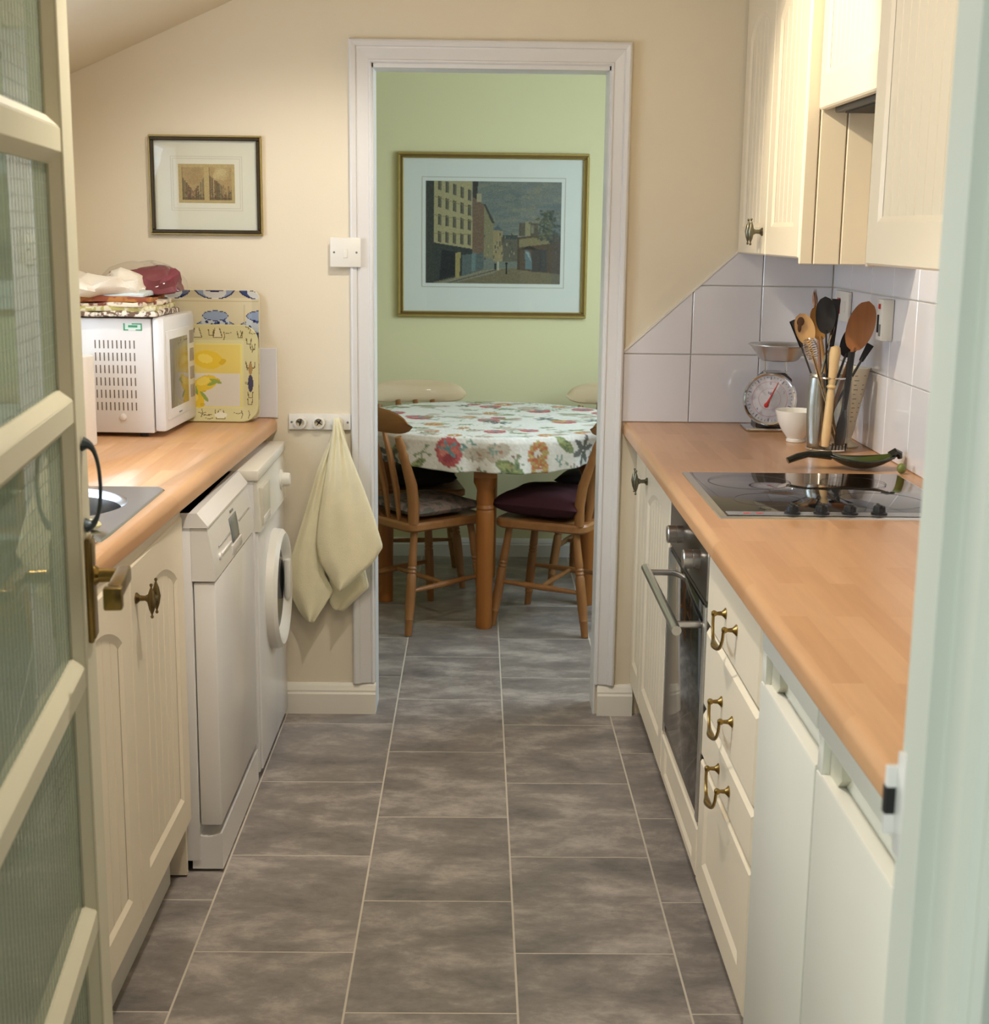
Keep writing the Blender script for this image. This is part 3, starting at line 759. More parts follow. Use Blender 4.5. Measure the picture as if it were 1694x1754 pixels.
# dishwasher
dwm = thing('dishwasher', 'white dishwasher with grey display standing proud of the sink cabinet', 'dishwasher', (-.9, 3.36, 0))
y0, y1 = 3.086, 3.640
b = B(); b.box(-1.16, y0, .03, -.640, y1, .868, .002); obj('body', b, WHITEENAMEL, dwm)
b = B(); b.prism([(-1.16, .868), (-.624, .868), (-.600, .838), (-.600, .834), (-.66, .834), (-1.16, .85)], lambda u, v, w: Vector((u, w, v)), y0-.004, y1+.002); obj('worktop_lid', b, WHITEENAMEL, dwm, smooth=False)
prof = [(-.640, .832), (-.603, .832)] + [(-.603 + .0155*math.sin(PI/2*k/8), .832 - .122*k/8) for k in range(1, 9)] + [(-.640, .710)]
b = B(); b.prism(prof, lambda u, v, w: Vector((u, w, v)), y0, y1); cpn = obj('control_panel', b, WHITEENAMEL, dwm)
pos = lambda z: -.603 + .0155*math.sin(PI/2*(.832-z)/.122)
def on_panel(name, ya, yb, za, zb, m, d=.0012, parent=None):
    b = B(); b.grid(lambda u, v: Vector((pos(za+(zb-za)*v) + d, ya+(yb-ya)*u, za+(zb-za)*v)), 3, 6); return obj(name, b, m, parent or cpn, solid=.001)
on_panel('display', 3.33, 3.425, .745, .805, GREYPLASTIC)
on_panel('button_row', 3.165, 3.325, .772, .776, mat('pale_grey_mark', (190, 186, 180), .4)); on_panel('button_row', 3.44, 3.60, .776, .780, mat('pale_grey_mark', (190, 186, 180), .4))
on_panel('brand_mark', 3.36, 3.40, .813, .818, GREYPLASTIC)
b = B(); b.box(pos(.73)-.004, 3.315, .718, pos(.73)+.003, 3.45, .742, .002); obj('handle_recess', b, mat('recess_white', (214, 208, 200), .4), cpn)
b = B(); b.cyl((pos(.755)-.001, 3.16, .752), (pos(.755)+.005, 3.16, .752), .008); b.box(pos(.755)-.001, 3.165, .749, pos(.755)+.004, 3.31, .755, .001); obj('grip_ridge', b, WHITEENAMEL, cpn)
b = B(); b.box(-.638, y0+.004, .118, -.588, y1-.002, .706, .005); obj('door', b, WHITEENAMEL, dwm)
b = B(); b.prism([(-.66, .008)] + [(-.588, .008), (-.588, .098)] + [(-.588 - .07*k/6, .098 - .010*math.sin(PI*k/6)) for k in range(1, 7)], lambda u, v, w: Vector((u, w, v)), y0+.006, y1-.002); obj('plinth', b, WHITEENAMEL, dwm, smooth=False)
for y in (y0+.05, y1-.05):
    b = B(); b.cyl((-.7, y, 0), (-.7, y, .04), .018); obj('foot', b, BLACKPLASTIC, dwm)
# washing machine
wm = thing('washing_machine', 'white front-loading washing machine beside the back wall', 'washing machine', (-.88, 3.93, 0))
y0, y1 = 3.660, 4.178; wx = -.578
b = B(); b.box(-1.16, y0, .02, wx-.008, y1, .845, .004); obj('body', b, WHITEENAMEL, wm)
b = B(); b.box(-1.16, y0-.006, .838, wx+.004, y1+.004, .868, .006); obj('top_lid', b, CREAMTRIM, wm)
b = B(); b.prism([(wx-.01, .834), (wx-.002, .834), (wx+.006, .70), (wx-.01, .70)], lambda u, v, w: Vector((u, w, v)), y0, y1); wcp = obj('control_panel', b, CREAMTRIM, wm, smooth=False)
b = B(); b.box(wx-.002, y0+.03, .712, wx+.0095, y0+.165, .815, .003); dwr = obj('soap_drawer', b, mat('drawer_cream', (214, 208, 190), .4), wcp)
b = B(); b.box(wx+.002, y0+.04, .714, wx+.0115, y0+.155, .735, .003); obj('drawer_grip', b, WHITEENAMEL, dwr)
b = B(); b.lathe([(0, 0), (.030, 0), (.030, .005), (.021, .008), (.020, .026), (.018, .029), (0, .029)], (wx+.001, 4.085, .768), (1, 0, 0), 28); obj('dial', b, WHITEPLASTIC, wcp)
b = B(); b.box(wx-.01, y0+.004, .03, wx-.001, y1-.004, .698, .003); fp = obj('front_panel', b, WHITEENAMEL, wm)
dyc, dzc, R_ = 3.935, .475, .172
b = B(); b.lathe([(R_-.055, .004), (R_-.03, .028), (R_-.012, .032), (R_, .022), (R_+.003, 0), (R_-.055, 0)], (wx-.001, dyc, dzc), (1, 0, 0), 48, cap=False); ring = obj('door_ring', b, WHITEPLASTIC, fp)
b = B(); b.lathe([(R_-.052, .006), (R_-.07, .002), (.06, -.005), (0, -.008)], (wx+.004, dyc, dzc), (1, 0, 0), 48, cap=False); obj('door_glass', b, DARKGLASS, fp)
b = B(); b.box(wx+.012, dyc+.105, dzc-.06, wx+.030, dyc+.155, dzc+.06, .008); obj('door_catch', b, WHITEPLASTIC, fp)
for y in (y0+.05, y1-.05):
    b = B(); b.cyl((-.68, y, 0), (-.68, y, .03), .02); obj('foot', b, BLACKPLASTIC, wm)
# sink
sn = thing('sink', 'stainless steel inset sink with round bowl in the left worktop', 'sink', (-.92, 2.62, ZW))
sx0, sx1, sy0, sy1 = -1.15, None, 2.05, 3.046
fs = lambda y: -.673 - .0265*(3.046-y)
bm_ = B(); zc = ZW + .0035; bx, by, br = -.905, 2.835, .185; n = 64
outer = []
for k in range(n):
    a = 2*PI*k/n; dx, dy = math.cos(a), math.sin(a)
    t = 9.
    if dx > 0: t = min(t, (fs(by) - bx)/dx)
    if dx < 0: t = min(t, (sx0 - bx)/dx)
    if dy > 0: t = min(t, (sy1 - by)/dy)
    if dy < 0: t = min(t, (2.50 - by)/dy)
    outer.append((bx+dx*t, by+dy*t))
prof = [(1.0, 0), (.985, -.004), (.93, -.012), (.90, -.05), (.84, -.13), (.6, -.16), (.12, -.165)]
rings = [[bm_.bm.verts.new((x, y, ZW-.0)) for x, y in outer], [bm_.bm.verts.new((x, y, zc)) for x, y in [((x-bx)*.985+bx, (y-by)*.985+by) for x, y in outer]]]
for s, dz in prof: rings.append([bm_.bm.verts.new((bx + br*s*math.cos(2*PI*k/n), by + br*s*math.sin(2*PI*k/n), zc+dz-(.003 if s < .99 else 0))) for k in range(n)])
for A, C in zip(rings, rings[1:]):
    for k in range(n): bm_.bm.faces.new((A[k], A[(k+1) % n], C[(k+1) % n], C[k]))
bm_.bm.faces.new(rings[-1])
SINKSTEEL = mat('satin_steel', (176, 178, 180), .22, 1., .04, 40)
obj('bowl', bm_, SINKSTEEL, sn)
b = B(); P = [(sx0, 2.05), (fs(2.05), 2.05), (fs(2.50), 2.50), (sx0, 2.50)]
b.prism(P, lambda u, v, w: Vector((u, v, w)), ZW-.001, zc)
for k in range(6): b.box(-1.10+k*.055, 2.12, zc, -1.085+k*.055, 2.46, zc+.0035, .002)
obj('drainer', b, SINKSTEEL, sn)
b = B(); b.lathe([(0, 0), (.035, 0), (.035, .003), (.0, .003)], (bx, by, zc-.167), n=24); obj('waste', b, CHROME, sn)
b = B(); b.cyl((-1.12, 2.66, ZW), (-1.12, 2.66, ZW+.05), .022); b.tube([(-1.12, 2.66, ZW+.04), (-1.12, 2.66, ZW+.2), (-1.10, 2.67, ZW+.235), (-1.05, 2.70, ZW+.24), (-1.0, 2.735, ZW+.225), (-.99, 2.74, ZW+.2)], .009, 12); tp = obj('tap', b, CHROME, sn)
b = B(); b.ellipsoid((-.735, 2.585, zc+.011), (.033, .024, .011)); tag(obj('soap_bar', b, SOAP), 'small cream soap bar lying on the sink edge', 'soap')
# ------------------------------------------------------------------ microwave and the pile on it
mz0, mz1 = ZW+.012, 1.258
mwa = (-.841, 3.79); mwd = Vector((.018, .33)).normalized(); ang = math.atan2(mwd.y, mwd.x) - PI/2
mw = thing('microwave', 'white microwave oven with slotted side on the left worktop', 'microwave', (mwa[0], mwa[1], ZW), ang, local=True)
Wd, Dp = .326, .35; H0, H1 = .012, .326    # local: +y along the front, front faces +x
b = B(); b.box(-Dp, 0, H0, -.034, Wd, H1-.004, .004); body = obj('body', b, WHITEENAMEL, mw, local=True)
b = B()
for r in range(6):
    for c in range(10):
        x = -.187 + c*.0118; z = .252 - r*.0335
        b.box(x-.0016, -.0006, z-.011, x+.0016, .002, z+.011)
sl = obj('vent_slots', b, mat('slot_shadow', (120, 108, 96), .8), body, local=True)
b = B(); b.lathe([(0, 0), (.010, 0), (.009, .004), (.005, .006), (0, .0065)], (-.118, .0005, .055), (0, -1, 0), 20); obj('plug_cap', b, WHITEENAMEL, body, local=True)
b = B(); b.box(-.108, -.0008, .290, -.058, .001, .309); st = obj('sticker', b, mat('white_sticker', (214, 226, 214), .5), body, local=True)
b = B()
for x0, z0, x1, z1 in ((-.108, .290, -.104, .309), (-.108, .290, -.095, .293), (-.075, .290, -.058, .293), (-.061, .290, -.058, .309), (-.095, .298, -.070, .304), (-.085, .306, -.061, .309)): b.box(x0, -.0014, z0, x1, .0, z1)
obj('sticker_print', b, mat('green_print', (70, 160, 110), .5), body, local=True)
b = B(); b.box(-.032, .001, H0+.004, 0, Wd, H1, .008); fr = obj('front_frame', b, WHITEENAMEL, mw, local=True)
b = B(); b.box(-.006, .018, .045, .004, Wd-.075, H1-.038, .004); dr_ = obj('door', b, WHITEENAMEL, mw, local=True)
b = B(); b.box(.001, .042, .075, .0046, Wd-.098, H1-.062, .001); obj('door_window', b, mat('microwave_window', (112, 104, 90), .05, coat=.5), dr_, local=True)
for k in range(4):
    z = .255 - k*.052
    b = B(); b.box(-.002, Wd-.06, z-.018, .0018, Wd-.02, z+.018, .001); obj('button_panel', b, mat('button_print', (150, 138, 122), .4), fr, local=True)
b = B(); b.box(.003, .12, .055, .005, .15, .059); obj('brand_mark', b, GREYPLASTIC, dr_, local=True)
for x in (-.29, -.07):
    for y in (.03, Wd-.03):
        b = B(); b.cyl((x, y, 0), (x, y, .016), .012); obj('foot', b, BLACKPLASTIC, mw, local=True)
def soft(c, s, rz, seed, amp=.006, rnd=.004, dr=0.):
    """a folded or crumpled cloth: rounded slab pushed about by noise"""
    b = B(); b.box(-s[0]/2, -s[1]/2, 0, s[0]/2, s[1]/2, s[2], rnd)
    bmesh.ops.subdivide_edges(b.bm, edges=[e for e in b.bm.edges if e.calc_length() > .03], cuts=9, use_grid_fill=True)
    R = Matrix.Rotation(rz, 3, 'Z')
    for v in b.bm.verts:
        p = v.co.copy(); q = Vector((p.x*14+seed*7, p.y*14+seed*3, seed*1.7))
        k = .25 + .75*min(1, max(0, p.z/s[2]))
        p.z += amp*noise.noise(q)*k*1.5
        p.x += amp*1.3*noise.noise(q + Vector((9, 0, p.z*30))); p.y += amp*1.3*noise.noise(q + Vector((0, 9, p.z*30)))
        p.z -= dr*(abs(p.x/s[0]*2)**3)*s[2]*0
        v.co = Vector(c) + R @ p
    return b
def stripes(name, a, c, scale, rough=.95, axis='y'):
    m = mat(name, a, rough, var=.05, bump=.2, bscale=200)
    n, L = m.node_tree.nodes, m.node_tree.links
    wv = n.new('ShaderNodeTexNoise'); wv.inputs['Scale'].default_value = scale; wv.inputs['Detail'].default_value = 2
    tc = n.new('ShaderNodeTexCoord'); L.new(tc.outputs['Object'], wv.inputs[0])
    cr = n.new('ShaderNodeValToRGB'); cr.color_ramp.elements[0].position = .46; cr.color_ramp.elements[1].position = .54
    cr.color_ramp.elements[0].color = lin(a) + (1,); cr.color_ramp.elements[1].color = lin(c) + (1,)
    L.new(wv.outputs[0], cr.inputs[0]); L.new(cr.outputs[0], n['Principled BSDF'].inputs['Base Color'])
    return m
mt = mz1 + .001; cx, cy = -1.0, 3.93
zc_ = mt
pile = [('folded_tea_towel', 'grey and white patterned tea towel at the bottom of the pile', stripes('patterned_cotton', (226, 214, 196), (112, 88, 70), 60), .30, .26, .014, 0),
        ('folded_tea_towel', 'olive green patterned tea towel second from the bottom of the pile', stripes('olive_cotton', (176, 164, 96), (214, 202, 168), 55), .29, .25, .013, .06),
        ('folded_tea_towel', 'cream and dark red printed tea towel in the middle of the pile', stripes('red_print_cotton', (226, 210, 184), (120, 66, 52), 35), .27, .24, .012, -.08),
        ('folded_tea_towel', 'orange-brown folded tea towel under the white cloth', stripes('orange_cotton', (172, 112, 58), (140, 74, 48), 30), .26, .22, .014, .10),
        ('folded_tea_towel', 'pale blue folded tea towel edge under the white cloth', stripes('blue_cotton', (150, 176, 190), (206, 212, 208), 24), .25, .20, .010, .04)]
for i, (nm, lab, m, w, d, t, rz) in enumerate(pile):
    tag(obj(nm, soft((cx - .004*i, cy-.02, zc_), (w, d, t), rz + ang, i+2, .007), m), lab, 'tea towel', 'folded cloths on the microwave'); zc_ += t*.93
tag(obj('crumpled_cloth', soft((cx-.035, cy-.06, zc_-.004), (.25, .19, .046), .15, 11, .026, .018), CANVAS), 'crumpled white cloth on top of the pile, left of the plastic bag', 'cloth')
bagb = thing('bagged_cloth', 'maroon cloth in a clear plastic bag on top of the pile', 'bag', (-.93, 3.97, zc_-.004))
b = soft((-.935, 4.0, zc_-.004), (.20, .18, .058), .2, 21, .020, .02); obj('maroon_cloth', b, mat('maroon_cloth', (128, 60, 66), .8, var=.15, bump=.3, bscale=60), bagb)
b = B(); 
def bagf(u, v):
    a = 2*PI*u; h = PI*.5*v
    r = math.cos(h)**.6; p = Vector((-.94 + .125*r*math.cos(a), 4.0 + .11*r*math.sin(a), zc_ - .004 + .085*math.sin(h)))
    k = noise.noise(p*22)*.012
    return p + Vector((k, -k*.5, k*.7))
b.grid(bagf, 36, 14, True); obj('plastic_bag', b, FILM, bagb)
# kitchen roll
kr = thing('kitchen_roll', 'white kitchen paper roll standing in front of the microwave side', 'paper roll', (-1.052, 3.655, ZW))
b = B(); b.lathe([(.02, 0), (.055, 0), (.056, .004), (.056, .228), (.055, .232), (.02, .232)], (-1.052, 3.655, ZW+.001), n=36); obj('paper', b, PAPERWHITE, kr)
b = B(); b.lathe([(.017, 0), (.0195, 0), (.0195, .234), (.017, .234), (.017, 0)], (-1.052, 3.655, ZW+.001), n=24, cap=False); obj('core', b, CARD, kr)
# ------------------------------------------------------------------ trays against the back wall
def tray(name, label, xc, y0, w, h, z0, ras, lean, rim, rimw, rimc, r):
    t = thing(name, label, 'tray', (xc, y0, z0))
    c, s = math.cos(lean), math.sin(lean)
    F = lambda u, v, d: Vector((xc + u, y0 + v*s - d*c, z0 + v*c + d*s + .0))
    def loop(e, n=8):
        P = []; ww, hh, rr = w/2-e, h/2-e, max(.004, r-e)
        for (qx, qy, a0) in ((ww-rr, hh-rr, 0), (-ww+rr, hh-rr, PI/2), (-ww+rr, -hh+rr, PI), (ww-rr, -hh+rr, 1.5*PI)):
            for k in range(n+1): a = a0 + PI/2*k/n; P.append((qx + rr*math.cos(a), h/2 + qy + rr*math.sin(a)))
        return P
    b = B(); L = [[b.bm.verts.new(F(u, v, d)) for u, v in loop(e)] for e, d in ((0, rim-.003), (0, rim), (.004, rim+.002), (rimw*.6, rim*.6), (rimw, .004), (rimw, 0), (.006, rim-.006))]
    n = len(L[0])
    for A, C in zip(L, L[1:]):
        for k in range(n): b.bm.faces.new((A[k], A[(k+1) % n], C[(k+1) % n], C[k]))
    for k in range(n): b.bm.faces.new((L[-1][k], L[-1][(k+1) % n], L[0][(k+1) % n], L[0][k]))
    b.bm.faces.new(L[4])
    o = obj('tray_body', b, rimc, t)
    # the print follows the dish: flat in the middle, rising on the rim
    def surf(u, v):
        uu, vv = -w/2 + w*u, h*(1-v)
        # distance inside the rounded outline
        ax, ay = max(abs(uu)-(w/2-r), 0), max(abs(vv-h/2)-(h/2-r), 0)
        d = (r - math.hypot(ax, ay)) if ax > 0 and ay > 0 else min(w/2-abs(uu), h/2-abs(vv-h/2))
        dd = .0045 if d > rimw else (.0045 + (rim-.002)*(1 - max(d, 0)/rimw)**1.1)
        return F(uu, vv, dd + .0012)
    mask = np.zeros((ras.h, ras.w), bool)
    for j in range(ras.h):
        for i in range(ras.w):
            uu, vv = -w/2 + w*(i+.5)/ras.w, h*(1-(j+.5)/ras.h)
            ax, ay = max(abs(uu)-(w/2-r), 0), max(abs(vv-h/2)-(h/2-r), 0)
            mask[j, i] = math.hypot(ax, ay) < r-.002 if (ax > 0 and ay > 0) else min(w/2-abs(uu), h/2-abs(vv-h/2)) > .002
    print_sheet('tray_print', ras, surf, TRAYPRINT, t, mask)
    return t
# blue cups tray
RB = Ras(150, 140, (216, 204, 170)); rb = random.Random(3)
blue, dkb, ltb, wht = (60, 80, 130), (36, 46, 92), (150, 164, 190), (220, 220, 216)
for row, cyy in enumerate((.02, .235, .44, .64, .84)):
    for k in range(4):
        cx_ = -.01 + k*.335
        if row % 2 == 0:
            RB.ell(cx_, cyy-.03, .155, .085, dkb, asp=1); RB.ell(cx_, cyy-.03, .145, .075, blue if k % 2 else ltb)
            RB.ell(cx_, cyy+.0, .09, .05, wht); RB.ell(cx_, cyy-.035, .10, .035, dkb)
        else:
            RB.ell(cx_, cyy+.05, .155, .055, dkb); RB.ell(cx_, cyy+.05, .148, .048, ltb)
            RB.ell(cx_, cyy+.01, .105, .075, (200, 204, 206)); RB.ell(cx_, cyy-.035, .10, .04, dkb); RB.ell(cx_, cyy-.035, .095, .034, ltb)
            for q in range(9): RB.ell(cx_ + rb.uniform(-.09, .09), cyy + rb.uniform(.0, .06), .012, .012, dkb if q % 2 else blue)
RB.line([(0, .09), (1, .09)], .012, (196, 180, 140)); RB.line([(.88, .12), (.88, 1)], .014, (196, 180, 140), .6)
tray('serving_tray', 'square tray printed with blue and white teacups against the back wall', -.838, 4.168, .39, .385, ZW, RB, .10, .012, .025, mat('tray_cream', (214, 202, 168), .4), .028)
# lemon tray
RL = Ras(190, 140, (206, 196, 140)); rl = random.Random(9)
RL.put(np.ones_like(RL.X, bool), (214, 206, 156))
ink = (112, 98, 60)
RL.rect(.13, .19, .87, .86, (226, 214, 130)); RL.rect(.145, .21, .855, .50, (226, 204, 112)); RL.rect(.145, .50, .855, .84, (218, 212, 200))
RL.rect(.145, .21, .36, .5, (206, 196, 140))
def lemon(x, y, a, s=1.):
    RL.ell(x, y, .105*s, .085*s, (230, 198, 64), a, asp=.74); RL.ell(x-.02*s, y-.02*s, .06*s, .045*s, (238, 214, 100), a, asp=.74); RL.ell(x+.11*s*math.cos(a), y+.11*s*math.sin(a), .022*s, .02*s, (216, 180, 50))
lemon(.60, .36, .1, 1.1); lemon(.60, .37, .2); lemon(.30, .40, .4, .8); lemon(.46, .64, .3); lemon(.58, .60, -.3, .9); lemon(.50, .74, 1.0, .9); lemon(.40, .60, .3, .8)
for x, y, a in ((.40, .70, .6), (.64, .60, -.4), (.50, .66, 1.2), (.36, .58, 0), (.66, .58, .3), (.57, .74, .9)): RL.ell(x, y, .05, .018, (150, 168, 84), a, asp=.74)
for k in range(60):      # sketched kitchen things round the rim
    e = rl.random(); side = k % 4
    x, y = [(e, .09), (e, .93), (.065, e), (.935, e)][side]
    x += rl.uniform(-.02, .02); y += rl.uniform(-.03, .03)
    q = rl.random()
    if q < .4: RL.line([(x-.02, y-.03), (x-.015, y+.03), (x+.015, y+.03), (x+.02, y-.03)], .007, ink)
    elif q < .7: RL.line([(x, y-.04), (x+.01, y), (x, y+.04)], .006, ink)
    else: RL.line([(x-.03, y), (x, y+.012), (x+.03, y)], .006, ink)
for x, y in ((.36, .085), (.52, .085), (.68, .085), (.70, .925)): RL.poly([(x-.018, y-.045), (x+.018, y-.045), (x+.035, y+.045), (x-.035, y+.045)], (222, 214, 178)); RL.line([(x-.018, y-.045), (x-.035, y+.045), (x+.035, y+.045), (x+.018, y-.045)], .007, ink)
RL.ell(.935, .60, .022, .09, (76, 70, 92), asp=1); RL.ell(.935, .45, .016, .06, (176, 140, 88)); RL.ell(.70, .93, .05, .03, (230, 226, 206))
tray('serving_tray', 'yellow tray printed with lemons leaning in front of the blue teacup tray', -.828, 4.126, .375, .285, ZW, RL, .09, .014, .045, mat('tray_olive', (206, 196, 140), .4), .05)
# ------------------------------------------------------------------ etching, light switch, towel holder
def frame_box(b, x0, z0, x1, z1, w, yf, yb, bev=.002):
    for (a, c, d, e) in ((x0, z0, x1, z0+w), (x0, z1-w, x1, z1), (x0, z0+w, x0+w, z1-w), (x1-w, z0+w, x1, z1-w)): b.box(a, yf, c, d, yb, e, bev, 1)
ex0, ez0, ex1, ez1 = -.960, 1.473, -.632, 1.757
et = thing('framed_etching', 'small dark-framed sepia etching of two scenes on the back wall', 'picture', (-.796, BY-.01, ez0))
b = B(); frame_box(b, ex0, ez0, ex1, ez1, .006, BY-.017, BY-.001); obj('outer_frame', b, GOLD, et, smooth=False)
b = B(); frame_box(b, ex0+.005, ez0+.005, ex1-.005, ez1-.005, .010, BY-.021, BY-.001); obj('frame', b, DARKFRAME, et, smooth=False)
b = B(); b.box(ex0+.012, BY-.009, ez0+.012, ex1-.012, BY-.004, ez1-.012); obj('mount', b, mat('ivory_mount', (232, 222, 206), .85, var=.01), et, smooth=False)
RE = Ras(110, 76, (190, 164, 116)); rr_ = random.Random(5)
for (x0, x1, f) in ((.07, .455, 0), (.55, .945, 1)):
    RE.rect(x0, .08, x1, .92, (178, 148, 106)); wd = x1-x0
    for q in range(14): RE.ell(x0+wd*(.3+.5*rr_.random()), .12+.35*rr_.random(), wd*.16, .08, (204, 182, 138) if f else (168, 138, 98), 0, .35)
    for k in range(26):
        u = rr_.random(); hh = (.25 + .55*abs(u-.5)*1.6) if not f else (.75 - .55*u if u < .62 else .15 + .35*rr_.random())
        x = x0 + wd*u; RE.rect(x-.012, .92-.84*hh, x+.012, .92, (rr_.randint(84, 120), rr_.randint(72, 98), rr_.randint(56, 72)), .55)
    for k in range(40): RE.ell(x0 + wd*rr_.random(), .62 + .28*rr_.random(), .012, .02, (84, 74, 62) if k % 2 else (168, 138, 96), al=.7)
    RE.rect(x0, .86, x1, .92, (98, 80, 60), .6)
    RE.line([(x0, .08), (x1, .08), (x1, .92), (x0, .92), (x0, .08)], .008, (120, 98, 70))
RE.grain(7)
px0, pz0, px1, pz1 = -.876, 1.565, -.712, 1.676
print_sheet('etching_print', RE, lambda u, v: Vector((px0 + (px1-px0)*u, BY-.0095, pz1 - (pz1-pz0)*v)), PRINT, et)
b = B()
for e in (.016, .022): frame_box(b, px0-e, pz0-e, px1+e, pz1+e, .0012, BY-.0096, BY-.009, 0)
obj('ruled_line', b, mat('ruled_line', (206, 194, 180), .8), et, smooth=False)
b = B(); b.box(ex0+.012, BY-.0135, ez0+.012, ex1-.012, BY-.012, ez1-.012); obj('glazing', b, CLEAR, et, smooth=False)
ls = thing('light_switch', 'white square light switch overlapping the door architrave', 'light switch', (-.389, BY-.02, 1.385))
b = B(); b.box(-.434, BY-.032, 1.385, -.344, BY-.0245, 1.471, .003); pl = obj('plate', b, WHITEPLASTIC, ls)
b = B(); b.box(-.430, BY-.026, 1.389, -.3775, BY-.0005, 1.467); b.box(-.3775, BY-.026, 1.389, -.348, BY-.0243, 1.467); obj('back_box', b, WHITEPLASTIC, ls)
b = B(); b.box(-.3955, BY-.0345, 1.412, -.3825, BY-.031, 1.440, .0015); obj('rocker', b, WHITEPLASTIC, ls)
for x in (-.422, -.356):
    b = B(); b.cyl((x, BY-.0318, 1.428), (x, BY-.0332, 1.428), .0032, n=12); obj('screw', b, GREYPLASTIC, pl)
th = thing('tea_towel_holder', 'white push-in tea towel holder bar with three round grips', 'towel holder', (-.475, BY-.01, .898))
b = B(); b.box(-.566, BY-.012, .899, -.379, BY-.0005, .947, .002); bar = obj('bar', b, WHITEPLASTIC, th)
for k, x in enumerate((-.531, -.475, -.419)):
    b = B(); b.lathe([(.013, .012), (.020, .012), (.0185, .022), (.013, .024), (.0125, .0125)], (x, BY, .921), (0, -1, 0), 28, cap=False); gp = obj('grip', b, WHITEPLASTIC, bar)
    b = B(); b.lathe([(0, .0128), (.0125, .0128), (.0125, .0132), (0, .0132)], (x, BY, .921), (0, -1, 0), 20); obj('rubber_disc', b, mat('beige_rubber', (200, 186, 156), .7), gp)
    b = B()
    for q in range(4 if k else 3):
        a = q*PI/2 + PI/4 + k*.15 + (0 if k else .5); b.tube([(x, BY-.0136, .921), (x + .011*math.cos(a), BY-.0138, .921 + .011*math.sin(a))], [.0024 if k else .0038, .0008], 6)
    obj('slit', b, BLACKPLASTIC, gp)
for x in (-.557, -.388):
    b = B(); b.cyl((x, BY-.0115, .922), (x, BY-.0135, .922), .0035, n=12); obj('screw', b, GREYPLASTIC, bar)
# the hanging towel: three overlapping lobes gathered at the third grip
def lobe(b, Lp, Rp, Y0, Y1, seed, nu=26, nv=44, amp=.008, bulge=.012):
    def interp(P, t):
        k = t*(len(P)-1); i = min(int(k), len(P)-2); f = k-i
        f2 = f
        return (P[i][0]*(1-f2) + P[i+1][0]*f2, P[i][1]*(1-f2) + P[i+1][1]*f2)
    def fn(u, v):
        a, c = interp(Lp, v), interp(Rp, v)
        px, py = a[0]*(1-u) + c[0]*u, a[1]*(1-u) + c[1]*u
        Y = Y0 + (Y1-Y0)*v - bulge*math.sin(PI*u)*v
        Y += amp*v*math.sin(u*9 + seed)*.6 + .006*(1-v)*math.sin(u*16+seed)*min(1, v*6)
        p = hy(px, py, Y)
        p.y += .007*noise.noise(Vector((px*.02, py*.012, seed)))*v
        return p
    b.grid(fn, nu, nv)
b = B()
lobe(b, [(575, 716), (566, 750), (545, 800), (525, 870), (500, 950), (489, 1001), (512, 1046), (526, 1064)], [(579, 716), (572, 770), (562, 850), (552, 930), (556, 985), (572, 1012), (553, 1042), (536, 1067)], 4.195, 4.165, 1., bulge=.02)
lobe(b, [(572, 716), (570, 740), (560, 800), (546, 880), (542, 930), (549, 965), (566, 992), (580, 1013)], [(581, 716), (588, 745), (604, 790), (622, 835), (641, 885), (656, 936), (640, 962), (584, 1012)], 4.190, 4.135, 2.5, bulge=.03)
lobe(b, [(577, 718), (578, 780), (572, 860), (566, 940), (563, 1000), (564, 1030), (572, 1044)], [(582, 716), (592, 750), (602, 800), (614, 880), (622, 960), (632, 1005), (588, 1046)], 4.197, 4.185, 4., bulge=.008)
tw = obj('hand_towel', b, TOWELMAT, solid=.004, keep=False); tag(tw, 'pale yellow hand towel hanging from the white holder bar by the doorway', 'towel')
# ------------------------------------------------------------------ glazed door standing open at the left
ga = math.radians(6.9); gx, gy = -.527, 1.885
GW, GT = .770, .040
# local: +x from the free edge towards the hinge, face normal -y is the side towards the aisle
gd = thing('glazed_door', 'ivory wired-glass door standing open on the left with brass lever', 'door', (gx, gy, 0), 0, local=True)
# local x axis -> world direction (sin ga, -cos ga); local -y axis -> world +X side
gd.rotation_euler = (0, 0, math.atan2(-math.cos(ga), math.sin(ga)))
gd['kind'] = 'thing'
